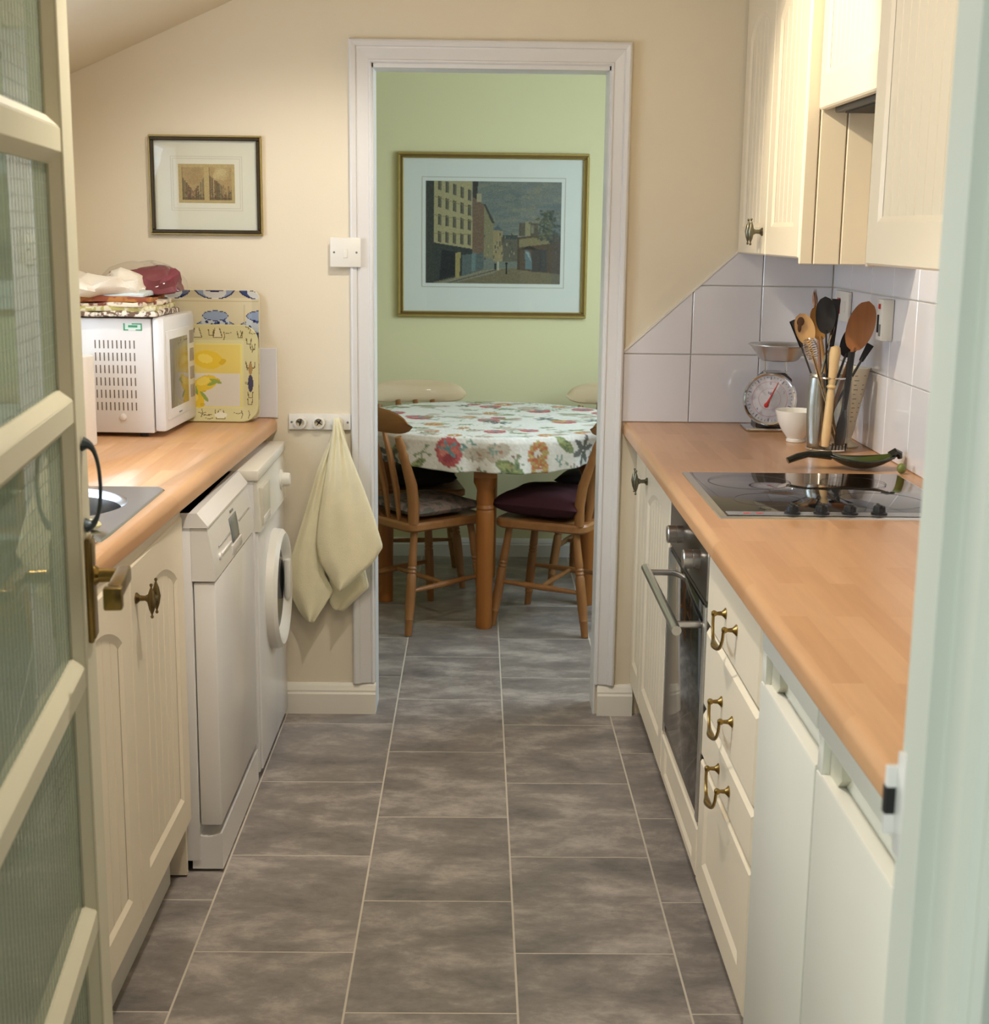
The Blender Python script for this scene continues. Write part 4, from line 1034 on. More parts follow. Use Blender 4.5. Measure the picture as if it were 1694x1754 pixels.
# with this rotation local +y points to world +X (aisle side)
def DB(x0, x1, z0, z1, y0=-GT, y1=0., bev=.002): b = B(); b.box(x0, y0, z0, x1, y1, z1, bev, 1); return b
ST = .082
obj('stile', DB(0, ST, .006, 1.985), DOORPAINT, gd, local=True); obj('stile', DB(GW-ST, GW, .006, 1.985), DOORPAINT, gd, local=True)
bars = [1.602, 1.263, .906, .552]
obj('rail', DB(ST, GW-ST, .006, .215), DOORPAINT, gd, local=True); obj('rail', DB(ST, GW-ST, 1.89, 1.985), DOORPAINT, gd, local=True)
for z in bars: obj('glazing_bar', DB(ST, GW-ST, z-.016, z+.016, -GT, -.002), DOORPAINT, gd, local=True)
edges = [.215] + sorted(v for v in bars) + [1.89]
zs = [.215, .552, .906, 1.263, 1.602, 1.89]
for i in range(5):
    a, c = zs[i] + (.016 if i else 0), zs[i+1] - (.016 if i < 4 else 0)
    b = B(); b.box(ST, -.024, a, GW-ST, -.019, c); pn = obj('pane', b, PANE, gd, local=True, smooth=False)
    b = B()
    for k in range(1, int((GW-2*ST)/.018)): b.box(ST+k*.018-.0003, -.0190, a, ST+k*.018+.0003, -.0187, c)
    for k in range(1, int((c-a)/.018)): b.box(ST, -.0190, a+k*.018-.0004, GW-ST, -.0187, a+k*.018+.0004)
    wr = obj('wire_mesh', b, WIRE, pn, local=True, smooth=False); wr['kind'] = 'stuff'
    b = B()     # bevelled glazing beads on the aisle side
    x0, x1 = ST, GW-ST; q = .013
    for (o0, o1, i0, i1) in ():
        pass
    O = [(x0, a), (x1, a), (x1, c), (x0, c)]; I = [(x0+q, a+q), (x1-q, a+q), (x1-q, c-q), (x0+q, c-q)]
    A = [b.bm.verts.new((u, -.003, v)) for u, v in O]; D = [b.bm.verts.new((u, -.016, v)) for u, v in I]; E = [b.bm.verts.new((u, -.019, v)) for u, v in I]; O2 = [b.bm.verts.new((u, -.019, v)) for u, v in O]
    for P, Q in ((A, D), (D, E), (E, O2), (O2, A)):
        for k in range(4): b.bm.faces.new((P[k], P[(k+1) % 4], Q[(k+1) % 4], Q[k]))
    obj('glazing_bead', b, DOORPAINT, gd, local=True, smooth=False)
b = B(); b.box(.022, 0, .945, .060, .007, 1.088, .002); b.box(.026, .0065, .950, .056, .009, 1.083, .001); hp = obj('handle_plate', b, BRASS, gd, local=True)
b = B(); b.lathe([(.014, 0), (.014, .003), (.010, .008), (.0085, .04), (.0085, .048)], (.041, .007, 1.035), (0, 1, 0), 20)
b.box(.030, .038, 1.024, .150, .056, 1.046, .003, 2); b.box(.140, .035, 1.016, .158, .059, 1.046, .003, 2)
obj('lever_handle', b, BRASS, hp, local=True)
b = B(); b.box(.022, -GT-.007, .945, .060, -GT, 1.088, .002); b.lathe([(.012, 0), (.0085, .02), (.0085, .06)], (.041, -GT-.005, 1.035), (0, -1, 0), 16); b.box(.030, -GT-.068, 1.024, .150, -GT-.05, 1.046, .003)
obj('lever_handle', b, BRASS, gd, local=True)
b = B(); pts = []; rr = []
for k in range(21):
    t = k/20; a = PI*(t-.5); pts.append((.045, .002 + .020*math.cos(a)**.7, 1.160 + .055*math.sin(a))); rr.append(.0026 + .0075*abs(2*t-1)**5)
b.tube(pts, rr, 8, 1.6); obj('bow_pull', b, mat('dark_pewter', (58, 66, 70), .4, .6), gd, local=True)
b = B()
for z in (.25, 1.0, 1.75): b.cyl((GW+.004, .004, z-.04), (GW+.004, .004, z+.04), .006)
obj('hinge', b, BRASS, gd, local=True)
# ------------------------------------------------------------------ things at the back of the right worktop
# scale
sc = thing('kitchen_scale', 'chrome kitchen scale with round white dial and steel pan', 'scale', (.862, 4.09, ZW))
o = Vector((.862, 4.085, ZW)); face = Vector((-.32, -.93, .16)).normalized()
b = B(); b.box(o.x-.075, o.y-.055, ZW+.001, o.x+.075, o.y+.055, ZW+.010, .003); obj('base', b, CHROME, sc)
b = B(); b.prism([(-.055, .01), (.055, .01), (.045, .15), (.025, .168), (-.025, .168), (-.045, .15)], lambda u, v, w: Vector((o.x + .012 + u, o.y + .02 + w, ZW + v)), -.035, .035); obj('body', b, DARKSTEEL, sc)
dc = Vector((.852, 4.045, ZW+.094)); b = B(); b.lathe([(.0, 0), (.074, 0), (.078, .012), (.078, .030), (.074, .036), (.070, .034)], dc - face*.03, face, 48, cap=False); dial = obj('dial_case', b, CHROME, sc)
xa = Vector((0, 0, 1)).cross(face).normalized(); ya = face.cross(xa)
b = B(); b.lathe([(0, .0), (.0705, .0)], dc + face*.0015, face, 48); df_ = obj('dial_face', b, mat('dial_white', (226, 222, 226), .4), dial)
b = B()
for k in range(40):
    a = 2*PI*k/40; r0, r1 = (.056, .065) if k % 4 == 0 else (.061, .065)
    p0 = dc + face*.0025 + (xa*math.sin(a) + ya*math.cos(a))*r0; p1 = dc + face*.0025 + (xa*math.sin(a) + ya*math.cos(a))*r1
    b.tube([p0, p1], .0007 if k % 4 else .0011, 4)
obj('dial_ticks', b, mat('tick_grey', (96, 92, 120), .5), df_)
b = B(); b.grid(lambda u, v: dc + face*.0022 + (xa*math.sin(2*PI*u) + ya*math.cos(2*PI*u))*(.050 + .0012*v), 48, 1, True); b.grid(lambda u, v: dc + face*.0022 + (xa*math.sin(2*PI*u) + ya*math.cos(2*PI*u))*(.031 + .0008*v), 48, 1, True); obj('dial_ring', b, mat('ring_pink', (196, 130, 150), .5), df_)
b = B(); a = .42; dv = xa*math.sin(a) + ya*math.cos(a); b.tube([dc + face*.004 - dv*.022, dc + face*.004, dc + face*.004 + dv*.055], [.005, .0022, .0006], 6); b.ellipsoid(dc + face*.004 - dv*.02, (.007, .004, .007)); obj('pointer', b, RED, df_)
for t_, sz, dx_, dz_ in (('kg', .012, 0, .018), ('1', .010, -.038, .026), ('2', .010, .040, .02), ('3', .010, .026, -.038), ('4', .010, -.034, -.03), ('0', .010, 0, .045)):
    cu = bpy.data.curves.new('digit', 'FONT'); cu.body = t_; cu.size = sz; cu.align_x = 'CENTER'; cu.align_y = 'CENTER'
    to = bpy.data.objects.new('digit', cu); COL.objects.link(to); cu.materials.append(mat('digit_grey', (120, 112, 140), .5))
    dg = bpy.context.evaluated_depsgraph_get(); me_ = bpy.data.meshes.new_from_object(to.evaluated_get(dg)); bpy.data.objects.remove(to)
    to = bpy.data.objects.new('digit', me_); COL.objects.link(to)
    to.parent = df_; pw = dc + face*.003 + xa*dx_ + ya*dz_
    to.rotation_euler = Matrix((xa, ya, face)).transposed().to_euler(); to.location = pw - WOFF[df_.name]
b = B()
for dx in (-.03, .03): b.tube([(o.x+.014+dx, o.y+.01, ZW+.165), (o.x+.014+dx, o.y+.01, ZW+.205)], .003, 8)
b.box(o.x-.02, o.y-.008, ZW+.163, o.x+.05, o.y+.028, ZW+.169, .002); obj('pan_support', b, CHROME, sc)
b = B(); pc = (o.x+.02, o.y+.0, ZW+.203)
b.lathe([(0, 0), (.050, 0), (.056, .004), (.082, .040), (.092, .046), (.092, .048), (.080, .0425), (.054, .006), (0, .003)], pc, n=40); obj('pan', b, STEEL, sc)
# bowl
b = B(); b.lathe([(0, .0), (.026, 0), (.027, .007), (.024, .008), (.040, .03), (.052, .055), (.0595, .085), (.0598, .087), (.057, .086), (.049, .056), (.034, .025), (0, .014)], (.888, 3.845, ZW+.001), n=44)
tag(obj('bowl', b, CERAMIC), 'small white china bowl in front of the scale', 'bowl')
# glass utensil jar and what stands in it
jc = Vector((.934, 3.68, ZW)); JR, JHt = .055, .200
jr = thing('utensil_jar', 'clear glass jar full of cooking utensils on the right worktop', 'jar', jc)
b = B(); b.lathe([(0, .002), (JR-.002, .002), (JR, .006), (JR, JHt), (JR-.0015, JHt+.002), (JR-.003, JHt), (JR-.003, .010), (0, .010)], jc, n=40); obj('glass', b, JARGLASS, jr)
b = B(); b.lathe([(JR+.0005, 0), (JR+.0015, .002), (JR+.0005, .004)], jc + Vector((0, 0, JHt-.004)), n=40, cap=False); b.lathe([(JR+.0005, 0), (JR+.0015, .002), (JR+.0005, .004)], jc + Vector((0, 0, .006)), n=40, cap=False); obj('rim', b, CHROME, jr)
def uts(name, label, foot, tip_px, cat='utensil'):
    """a utensil from a point inside the jar to the photo position of its tip at depth Y"""
    pass
def spoon(label, foot, tip, bw, bl, m, name='wooden_spoon', face_dir=(0, -1, 0), hr=.0055, depth=.008, burnt=False, flat=False, cat='spoon'):
    foot, tip = Vector(foot), Vector(tip); ax = (tip-foot).normalized(); L = (tip-foot).length
    f = Vector(face_dir); f = (f - ax*f.dot(ax)).normalized(); s = ax.cross(f)
    t = thing(name, label, cat, foot, group='utensils in the glass jar')
    b = B(); hb = tip - ax*bl
    b.tube([foot, foot + ax*.05, hb - ax*.01, hb + ax*.012], [hr*.9, hr, hr*.85, hr*.8], 10); obj('handle', b, m, t)
    b = B(); nu, nv = 14, 16
    def top(u, v, side):
        q = -1 + 2*v; w = bw/2*math.sqrt(max(0, 1-q*q)) if not flat else bw/2*(.55 + .45*v if v < .93 else 1)*(1 if 0 < v < 1 else .97)
        w = max(w, .0006); x = -w + 2*w*u; c = 1 - (x/(bw/2))**2
        d = -depth*max(0, (1-q*q))*c if not flat else 0
        return hb + ax*(bl*v) + s*x + f*(d + (.0022 if side else -.0022))
    b.grid(lambda u, v: top(u, v, 1), nu, nv); b.grid(lambda u, v: top(u, v, 0), nu, nv)
    bmesh.ops.remove_doubles(b.bm, verts=b.bm.verts[:], dist=.0003)
    o = obj('spoon_bowl' if not flat else 'blade', b, m, t)
    if burnt:
        b = B()
        b.ellipsoid(tip - ax*.020 - s*.006 + f*(.0002), (.010, .0018, .012)); b.ellipsoid(tip - ax*.032 - s*.012 + f*(-.0002), (.005, .0016, .014)); obj('scorch_mark', b, mat('scorched_wood', (70, 42, 22), .8), o)
    return t
def pt(px, py, Y): return hy(px, py, Y)
jf = lambda dx, dy: jc + Vector((dx, dy, .016))
spoon('pale wooden spoon with a scorched tip leaning left in the jar', jf(.03, -.02), pt(1371, 537, 3.645), .052, .085, SPOONWOOD, burnt=True, face_dir=(.15, -1, .1))
spoon('orange-toned wooden spoon just behind the scorched one', jf(.025, .0), pt(1398, 524, 3.690), .046, .092, wood('orange_spoon_wood', (190, 134, 70), (214, 164, 98), 'z', 40, .5, 0), face_dir=(.3, -1, .1))
spoon('slim pinkish-brown wooden spoon standing highest at the back of the jar', jf(.0, .03), pt(1397, 494, 3.725), .020, .06, mat('pinkish_wood', (150, 110, 88), .6), face_dir=(1, -.4, 0))
spoon('black nylon spoon with steel stem in the middle of the jar', jf(.0, -.01), pt(1414, 508, 3.670), .052, .098, BLACKNYLON, name='black_spoon', hr=.003)
spoon('large brown wooden spoon leaning right in the jar', jf(-.02, -.012), pt(1489, 516, 3.650), .070, .135, BROWNWOOD, face_dir=(-.1, -1, .1), hr=.006)
spoon('black nylon turner with a long straight blade behind the black spoon', jf(-.01, .02), pt(1433, 512, 3.710), .022, .125, BLACKNYLON, name='black_turner', flat=True, hr=.004, cat='spatula')
spoon('black spatula half hidden behind the large brown spoon', jf(-.03, .02), pt(1466, 560, 3.715), .050, .085, BLACKNYLON, name='black_spatula', hr=.004, cat='spatula')
spoon('black ladle end sticking out to the right behind the brown spoon', jf(-.035, .01), pt(1491, 590, 3.705), .020, .05, BLACKNYLON, name='black_ladle', flat=True, hr=.004, face_dir=(.2, -1, .4), cat='ladle')
spoon('thin grey metal slice with dark edge sticking out at upper left', jf(.03, .02), pt(1357, 549, 3.725), .022, .075, DARKSTEEL, name='metal_slice', flat=True, hr=.003, face_dir=(.2, -.5, 1), cat='slice')
# turned beech handle
t = thing('turned_wood_handle', 'pale turned beech handle standing at the front of the jar', 'utensil', jf(-.008, -.045), group='utensils in the glass jar')
p0, p1 = pt(1413, 766, 3.635), pt(1431, 600, 3.635); L = (p1-p0).length
b = B(); b.lathe([(0, 0), (.010, .002), (.0125, .03), (.0105, L*.55), (.009, L*.60), (.0135, L*.625), (.009, L*.65), (.011, L*.72), (.0125, L*.85), (.0145, L*.97), (.012, L*1.03), (0, L*1.05)], p0, p1-p0, 22); obj('handle', b, PALEWOOD, t)
# spaghetti server upside down
t = thing('pasta_server', 'black nylon pasta server standing head down at the right of the jar', 'utensil', jf(-.02, -.04), group='utensils in the glass jar')
q0, q1 = pt(1437, 766, 3.640), pt(1459, 603, 3.640); ax = (q1-q0).normalized()
b = B(); b.tube([q0 + ax*.1, q0 + ax*.17, q1], [.010, .012, .0125], 10, .6); obj('handle', b, BLACKNYLON, t)
b = B(); sd = Vector((1, 0, 0)); fd = ax.cross(sd)
b.tube([q0 + ax*.006, q0 + ax*.03, q0 + ax*.06, q0 + ax*.085, q0 + ax*.12], [.021, .024, .023, .016, .010], 12, .35)
for k in range(5): b.cyl(q0 + sd*(-.017+.0085*k) + ax*.01, q0 + sd*(-.018+.009*k) - ax*.010, .0032, .0015, 6)
obj('toothed_head', b, BLACKNYLON, t)
# balloon whisk end and a steel slice inside the jar
t = thing('coil_whisk', 'wire coil whisk with looped end at the left of the jar', 'whisk', jf(.02, -.03), group='utensils in the glass jar')
w0, w1 = jf(.025, -.025), pt(1384, 580, 3.635); ax = (w1-w0).normalized(); L = (w1-w0).length
b = B(); b.tube([w0, w0 + ax*(L-.05)], .002, 6); obj('stem', b, CHROME, t)
b = B(); e1 = ax.orthogonal().normalized(); e2 = ax.cross(e1)
b.tube([w0 + ax*(L-.055+.055*k/110) + (e1*math.cos(k*.5) + e2*math.sin(k*.5))*(.012+.006*math.sin(PI*k/110)) for k in range(111)], .0013, 5); obj('wire_coil', b, CHROME, t)
t = thing('steel_slice', 'broad stainless steel slice standing head down inside the jar', 'slice', jf(-.01, .0), group='utensils in the glass jar')
s0, s1 = pt(1398, 768, 3.670), pt(1405, 640, 3.670)
b = B(); 
b.grid(lambda u, v: s0.lerp(s1, v) + Vector(((u-.5)*(.042 + .012*math.sin(v*3)), .018*(u-.5)**2*4 - .004, 0)), 8, 14); obj('blade', b, STEEL, t, solid=.0015)
b = B(); s2 = pt(1428, 560, 3.690); b.tube([s1 - Vector((0, 0, .02)), s1.lerp(s2, .5), s2], .0035, 8); obj('stem', b, CHROME, t)
# conical measure
cmv = Vector((1.008, 3.762, ZW))
cm_ = thing('measuring_cone', 'white conical measuring cup with black scale marks beside the wall', 'measuring cup', cmv)
b = B(); b.lathe([(0, 0), (.030, 0), (.031, .003), (.014, .016), (.011, .024), (.0150, .032), (.050, .212), (.0508, .214), (.0485, .212), (.013, .034), (0, .032)], cmv + Vector((0, 0, .001)), n=40); cone = obj('cone', b, mat('cream_tinplate', (236, 226, 204), .35, var=.02), cm_)
b = B(); Rz = lambda z: .0150 + .035*(z-.032)/.18
for k in range(11):
    z = .07 + k*.0125
    for a0, ln in ((-2.2, .34), (-1.6, .30), (-1.0, .26)):
        if (k + int(a0*2)) % 4 == 3 and a0 != -1.6: continue
        l2 = ln*(1 if k % 2 else .6)
        b.grid(lambda u, v: cmv + Vector(((Rz(z)+.0008)*math.cos(a0+l2*u), (Rz(z)+.0008)*math.sin(a0+l2*u), z+.001+.0014*v)), 4, 1)
obj('scale_mark', b, mat('mark_black', (60, 56, 52), .6), cone)
# spoon rest
sr = thing('spoon_rest', 'dark green glazed spoon rest lying behind the hob', 'spoon rest', (.925, 3.385, ZW))
b = B(); y0 = 3.392
def dish(u, v, inner):
    x = .862 + (1.035-.862)*u; w = .046*math.sin(PI*min(1, max(0, u)))**.55 + .002; s = -1 + 2*v
    sag = math.sin(PI*u)**.8
    edge = .026 + .012*(2*u-1)**2
    z = edge - sag*.022*(1-s*s)**.8
    return Vector((x, y0 + s*w, ZW + .002 + z + (.0015 if inner else -.0025*(1)) ))
b.grid(lambda u, v: dish(u, v, False), 26, 14)
outer = obj('dish', b, DARKGLAZE, sr, solid=.004)
b = B(); b.grid(lambda u, v: dish(.03+.94*u, .06+.88*v, True) + Vector((0, 0, .001)), 26, 14); obj('dish_glaze', b, GREENCERAMIC, sr)
b = B(); b.tube([(.765, y0-.004, ZW+.020), (.79, y0-.003, ZW+.030), (.815, y0, ZW+.036), (.84, y0, ZW+.035), (.872, y0, ZW+.034)], [.008, .009, .008, .009, .012], 10, 1.5); obj('handle', b, DARKGLAZE, sr)
b = B(); b.tube([(1.02, y0, ZW+.034), (1.032, y0, ZW+.044), (1.040, y0, ZW+.040), (1.043, y0, ZW+.028)], [.012, .010, .009, .006], 10, 1.4); obj('curled_end', b, DARKGLAZE, sr)
b = B(); b.ellipsoid((1.028, 3.325, ZW+.014), (.011, .012, .013)); tag(obj('green_pot_lid', b, mat('olive_plastic', (110, 118, 58), .4)), 'small olive green knob beside the spoon rest at the wall', 'ornament')
# ------------------------------------------------------------------ dining room: picture
qx0, qx1, qz0, qz1 = -.359, .492, 1.108, 1.832
pic = thing('framed_picture', 'large gilt-framed street scene print on the green wall', 'picture', (.066, FARY-.012, qz0))
def fbx(m, e, w, yf, name):
    b = B(); frame_box(b, qx0+e, qz0+e, qx1-e, qz1-e, w, yf, FARY-.001, .003); return obj(name, b, m, pic, smooth=False)
fbx(GOLD, 0, .012, FARY-.022, 'outer_frame'); fbx(mat('bronze_band', (120, 96, 50), .45, .5), .010, .012, FARY-.018, 'frame_band'); fbx(GOLD, .020, .007, FARY-.021, 'inner_frame')
b = B(); b.box(qx0+.022, FARY-.011, qz0+.022, qx1-.022, FARY-.006, qz1-.022); obj('mount', b, MAT_BOARD, pic, smooth=False)
b = B(); b.box(qx0+.024, FARY-.0158, qz0+.024, qx1-.024, FARY-.0148, qz1-.024); obj('glazing', b, CLEAR, pic, smooth=False)
RP = Ras(200, 150, (120, 122, 114)); r5 = random.Random(12)
for k in range(170):   # brushed sky
    RP.ell(r5.uniform(.35, 1), r5.uniform(0, .55), r5.uniform(.02, .09), r5.uniform(.01, .035), r5.choice([(112, 118, 116), (132, 130, 116), (120, 124, 124), (140, 136, 118), (104, 112, 112)]), r5.uniform(-.4, .2), .5)
RP.poly([(0, 1), (0, .86), (.5, .86), (.72, .84), (1, .86), (1, 1)], (122, 110, 86))
RP.poly([(.08, 1), (.42, .87), (.58, .84), (.5, .9), (.2, 1)], (140, 132, 112)); RP.line([(.16, 1), (.52, .865)], .008, (84, 78, 66))
RP.poly([(0, 0), (.06, 0), (.06, 1), (0, 1)], (66, 66, 60))
RP.poly([(.06, 0), (.34, 0), (.345, .70), (.06, .70)], (172, 158, 120))           # tall pale house
RP.poly([(.06, .60), (.345, .66), (.345, .9), (.06, .99)], (62, 64, 60))
for r in range(4):
    for c in range(5):
        x = .095 + c*.055; z = -.02 + r*.17 + c*.025*(1 - r*.25); RP.poly([(x, z), (x+.022, z+.008), (x+.022, z+.115), (x, z+.105)], (108, 100, 84)); RP.line([(x, z), (x, z+.105)], .006, (84, 78, 66))
for k in range(3): RP.line([(.06, .15+.18*k), (.345, .26+.13*k)], .006, (136, 120, 84))
RP.poly([(.345, 0), (.385, 0), (.375, .18), (.345, .16)], (70, 66, 58)); RP.poly([(.345, .15), (.43, .23), (.43, .72), (.345, .69)], (122, 98, 80)); RP.rect(.375, .12, .41, .2, (168, 158, 128))
RP.poly([(.43, .24), (.50, .40), (.50, .76), (.43, .74)], (138, 128, 98)); RP.poly([(.425, .22), (.44, .22), (.51, .41), (.49, .41)], (74, 74, 68))
RP.poly([(.50, .47), (.57, .48), (.57, .78), (.50, .78)], (156, 138, 104)); RP.poly([(.50, .47), (.53, .42), (.57, .48)], (92, 104, 106)); RP.rect(.57, .54, .68, .78, (104, 98, 84)); RP.rect(.57, .52, .68, .56, (74, 78, 78))
for k in range(40): RP.rect(*(lambda x, y: (x, y, x+.009, y+.028))(r5.uniform(.43, .66), r5.uniform(.5, .74)), r5.choice([(80, 76, 66), (166, 152, 118), (92, 88, 80)]), .8)
RP.poly([(.12, .67), (.22, .69), (.22, .92), (.10, .97)], (42, 44, 44)); RP.poly([(.22, .70), (.26, .69), (.25, .95), (.22, .95)], (160, 142, 92)); RP.poly([(.27, .72), (.43, .70), (.43, .86), (.27, .93)], (94, 102, 100)); RP.rect(.34, .71, .37, .88, (112, 128, 126))
RP.poly([(.68, .54), (.96, .5), (1, .54), (1, .9), (.68, .86)], (88, 72, 58)); RP.poly([(.69, .56), (.92, .52), (.92, .6), (.69, .64)], (134, 122, 90)); RP.poly([(.735, .66), (.775, .68), (.80, .86), (.74, .85)], (96, 118, 124)); RP.poly([(.74, .68), (.765, .69), (.785, .78)], (150, 160, 158)); RP.rect(.79, .66, .9, .88, (66, 64, 64)); RP.poly([(.70, .66), (.77, .62), (.84, .66)], (46, 44, 42))
RP.rect(.69, .40, .83, .53, (92, 84, 72)); RP.rect(.735, .39, .775, .53, (146, 138, 108)); RP.rect(.78, .42, .80, .5, (130, 126, 110))
for k in range(150):
    x = r5.gauss(.90, .045); y = r5.uniform(.28, .58); RP.ell(min(.995, x), y, .012, .014, r5.choice([(70, 78, 66), (86, 88, 70), (60, 68, 66), (104, 104, 84)]), 0, .7)
RP.rect(.935, .2, 1, 1, (76, 84, 104), .22); RP.rect(.595, .80, .606, .91, (34, 34, 36)); RP.ell(.6, .80, .008, .014, (40, 38, 36)); RP.rect(.53, .78, .545, .87, (176, 168, 146)); RP.rect(.51, .8, .525, .86, (50, 48, 46))  # blue band at the right edge: glazing reflection painted into the print
RP.grain(6, 4)
ax0, ax1, az0, az1 = -.233, .371, 1.260, 1.708
print_sheet('street_scene_print', RP, lambda u, v: Vector((ax0 + (ax1-ax0)*u, FARY-.0118, az1 - (az1-az0)*v)), PRINT, pic)
b = B(); frame_box(b, ax0-.018, az0-.018, ax1+.018, az1+.018, .0025, FARY-.0119, FARY-.0108, 0); obj('ruled_line', b, mat('warm_line', (188, 172, 160), .8), pic, smooth=False)
# ------------------------------------------------------------------ dining table and cloth
TC = Vector((.05, 5.615)); TR, TH = .555, .752
dt = thing('dining_table', 'round pine dining table with turned legs under the floral cloth', 'table', (TC.x, TC.y, 0))
b = B(); b.lathe([(0, TH-.028), (TR-.006, TH-.028), (TR, TH-.02), (TR, TH-.008), (TR-.006, TH), (0, TH)], (TC.x, TC.y, 0), n=72); obj('tabletop', b, ORANGEPINE, dt)
for (lx, ly) in ((.037, 5.187), (-.365, 5.572), (.455, 5.545), (.06, 5.99)):
    b = B()
    b.lathe([(0, 0), (.029, 0), (.031, .012), (.032, .20), (.035, .40), (.0345, .455), (.031, .462), (.035, .470), (.030, .482), (.034, .498), (.031, .535), (.036, .55), (.044, .565), (.044, .585), (.044, .60)], (lx, ly, .001), n=28); b.box(lx-.044, ly-.044, .59, lx+.044, ly+.044, TH-.029, .004)
    lg = obj('leg', b, ORANGEPINE, dt)
for (a, c) in (((.037, 5.187), (-.365, 5.572)), ((-.365, 5.572), (.06, 5.99)), ((.06, 5.99), (.455, 5.545)), ((.455, 5.545), (.037, 5.187))):
    v0, v1 = Vector((a[0], a[1], 0)), Vector((c[0], c[1], 0)); dv = (v1-v0); L = dv.length; m_ = Matrix.Translation(v0) @ Matrix.Rotation(math.atan2(dv.y, dv.x), 4, 'Z')
    b = B(); b.box(.04, -.011, .635, L-.04, .011, TH-.030, .002, 2, m_); obj('apron', b, ORANGEPINE, dt)
# printed cloth
R_C = .567; SPAN = .82
RC = Ras(620, 620, (228, 225, 216)); rc = random.Random(21)
def PXY(x, y): return (.5 + x/(2*SPAN), .5 - y/(2*SPAN))
def flower(x, y, s, kind):
    u, v = PXY(x, y); k = 1/(2*SPAN)
    if kind == 'red':
        for q in range(14): a = q*2*PI/14; RC.ell(u + s*.42*k*math.cos(a), v + s*.42*k*math.sin(a), s*.14*k, s*.14*k, (176, 66, 70))
        RC.ell(u, v, s*.45*k, s*.42*k, (186, 74, 76)); RC.ell(u-s*.12*k, v-s*.05*k, s*.25*k, s*.28*k, (216, 122, 110)); RC.ell(u+s*.2*k, v+s*.02*k, s*.2*k, s*.25*k, (200, 96, 88)); RC.ell(u, v+s*.22*k, s*.34*k, s*.16*k, (150, 46, 60))
        for a in (.5, 1.6, 2.6, 5.2): RC.line([(u, v-.1*s*k), (u + .4*s*k*math.cos(a), v - .1*s*k - .32*s*k*math.sin(a))], .05*s*k*2, (90, 140, 150))
    elif kind == 'orange':
        for q in range(16):
            a = q*2*PI/16; RC.ell(u + s*.3*k*math.cos(a), v + s*.34*k*math.sin(a), s*.16*k, s*.12*k, (176, 150, 82) if q % 2 else (196, 100, 56), a)
        for q in range(12): RC.ell(u + rc.uniform(-.25, .25)*s*k, v + rc.uniform(-.3, .3)*s*k, s*.07*k, s*.06*k, rc.choice([(196, 96, 50), (206, 176, 96), (170, 80, 50)]))
    elif kind == 'taupe':
        for q in range(5): RC.ell(u + rc.uniform(-.25, .25)*s*k, v + rc.uniform(-.2, .2)*s*k, s*.32*k, s*.26*k, (190, 178, 160))
        for q in range(8): RC.ell(u + rc.uniform(-.3, .3)*s*k, v + rc.uniform(-.2, .2)*s*k, s*.06*k, s*.05*k, (150, 134, 120))
        RC.ell(u+.2*s*k, v, s*.07*k, s*.07*k, (170, 100, 72))
    elif kind == 'green':
        RC.ell(u, v, s*.55*k, s*.2*k, (112, 128, 76), rc.uniform(-.3, .3)); RC.ell(u-.1*s*k, v-.04*s*k, s*.35*k, s*.1*k, (146, 156, 92), .1)
        for q in range(6): RC.ell(u + rc.uniform(-.4, .4)*s*k, v + rc.uniform(-.15, .15)*s*k, s*.1*k, s*.04*k, (76, 98, 66), rc.uniform(0, 3))
    elif kind == 'dark':
        for a in (.2, 1.1, 2.3, 3.3, 4.4, 5.3): RC.ell(u + .3*s*k*math.cos(a), v + .3*s*k*math.sin(a), s*.26*k, s*.10*k, (84, 88, 82), a)
    elif kind == 'teal':
        for q in range(9): RC.ell(u + rc.uniform(-.35, .35)*s*k, v + rc.uniform(-.3, .3)*s*k, s*.12*k, s*.05*k, rc.choice([(92, 138, 138), (112, 150, 140), (140, 160, 150)]), rc.uniform(0, 3))
    elif kind == 'sprig':
        for q in range(7):
            a = rc.uniform(0, 2*PI); x2, y2 = u + .4*s*k*math.cos(a), v + .4*s*k*math.sin(a); RC.line([(u, v), (x2, y2)], .003, (120, 140, 100)); RC.ell(x2, y2, s*.08*k, s*.06*k, rc.choice([(136, 84, 76), (112, 130, 90), (150, 110, 90)]))
for k in range(150):     # trailing stems
    x, y = rc.uniform(-.75, .75), rc.uniform(-.75, .75); a = rc.uniform(0, 6.28); P = []
    for q in range(8): P.append(PXY(x, y)); a += rc.uniform(-.5, .6); x += .02*math.cos(a); y += .02*math.sin(a)
    RC.line(P, .0032, rc.choice([(128, 156, 128), (140, 160, 120), (150, 170, 160), (110, 134, 104)]))
for k in range(330):
    flower(rc.uniform(-.78, .78), rc.uniform(-.78, .78), rc.uniform(.05, .10), rc.choice(['red', 'orange', 'taupe', 'taupe', 'green', 'teal', 'sprig', 'sprig', 'green', 'sprig', 'dark']))
def drape_at(x, drop): 
    s = max(-1, min(1, (x-TC.x)/R_C)); a = math.asin(s); r = R_C + drop; return r*math.sin(a), -r*math.cos(a)
for x in np.arange(-.6, .62, .075):
    for d in (.02, .07, .12):
        X_, Y_ = drape_at(x, d); u, v = PXY(X_, Y_); RC.ell(u, v, .03, .03, (228, 225, 217))
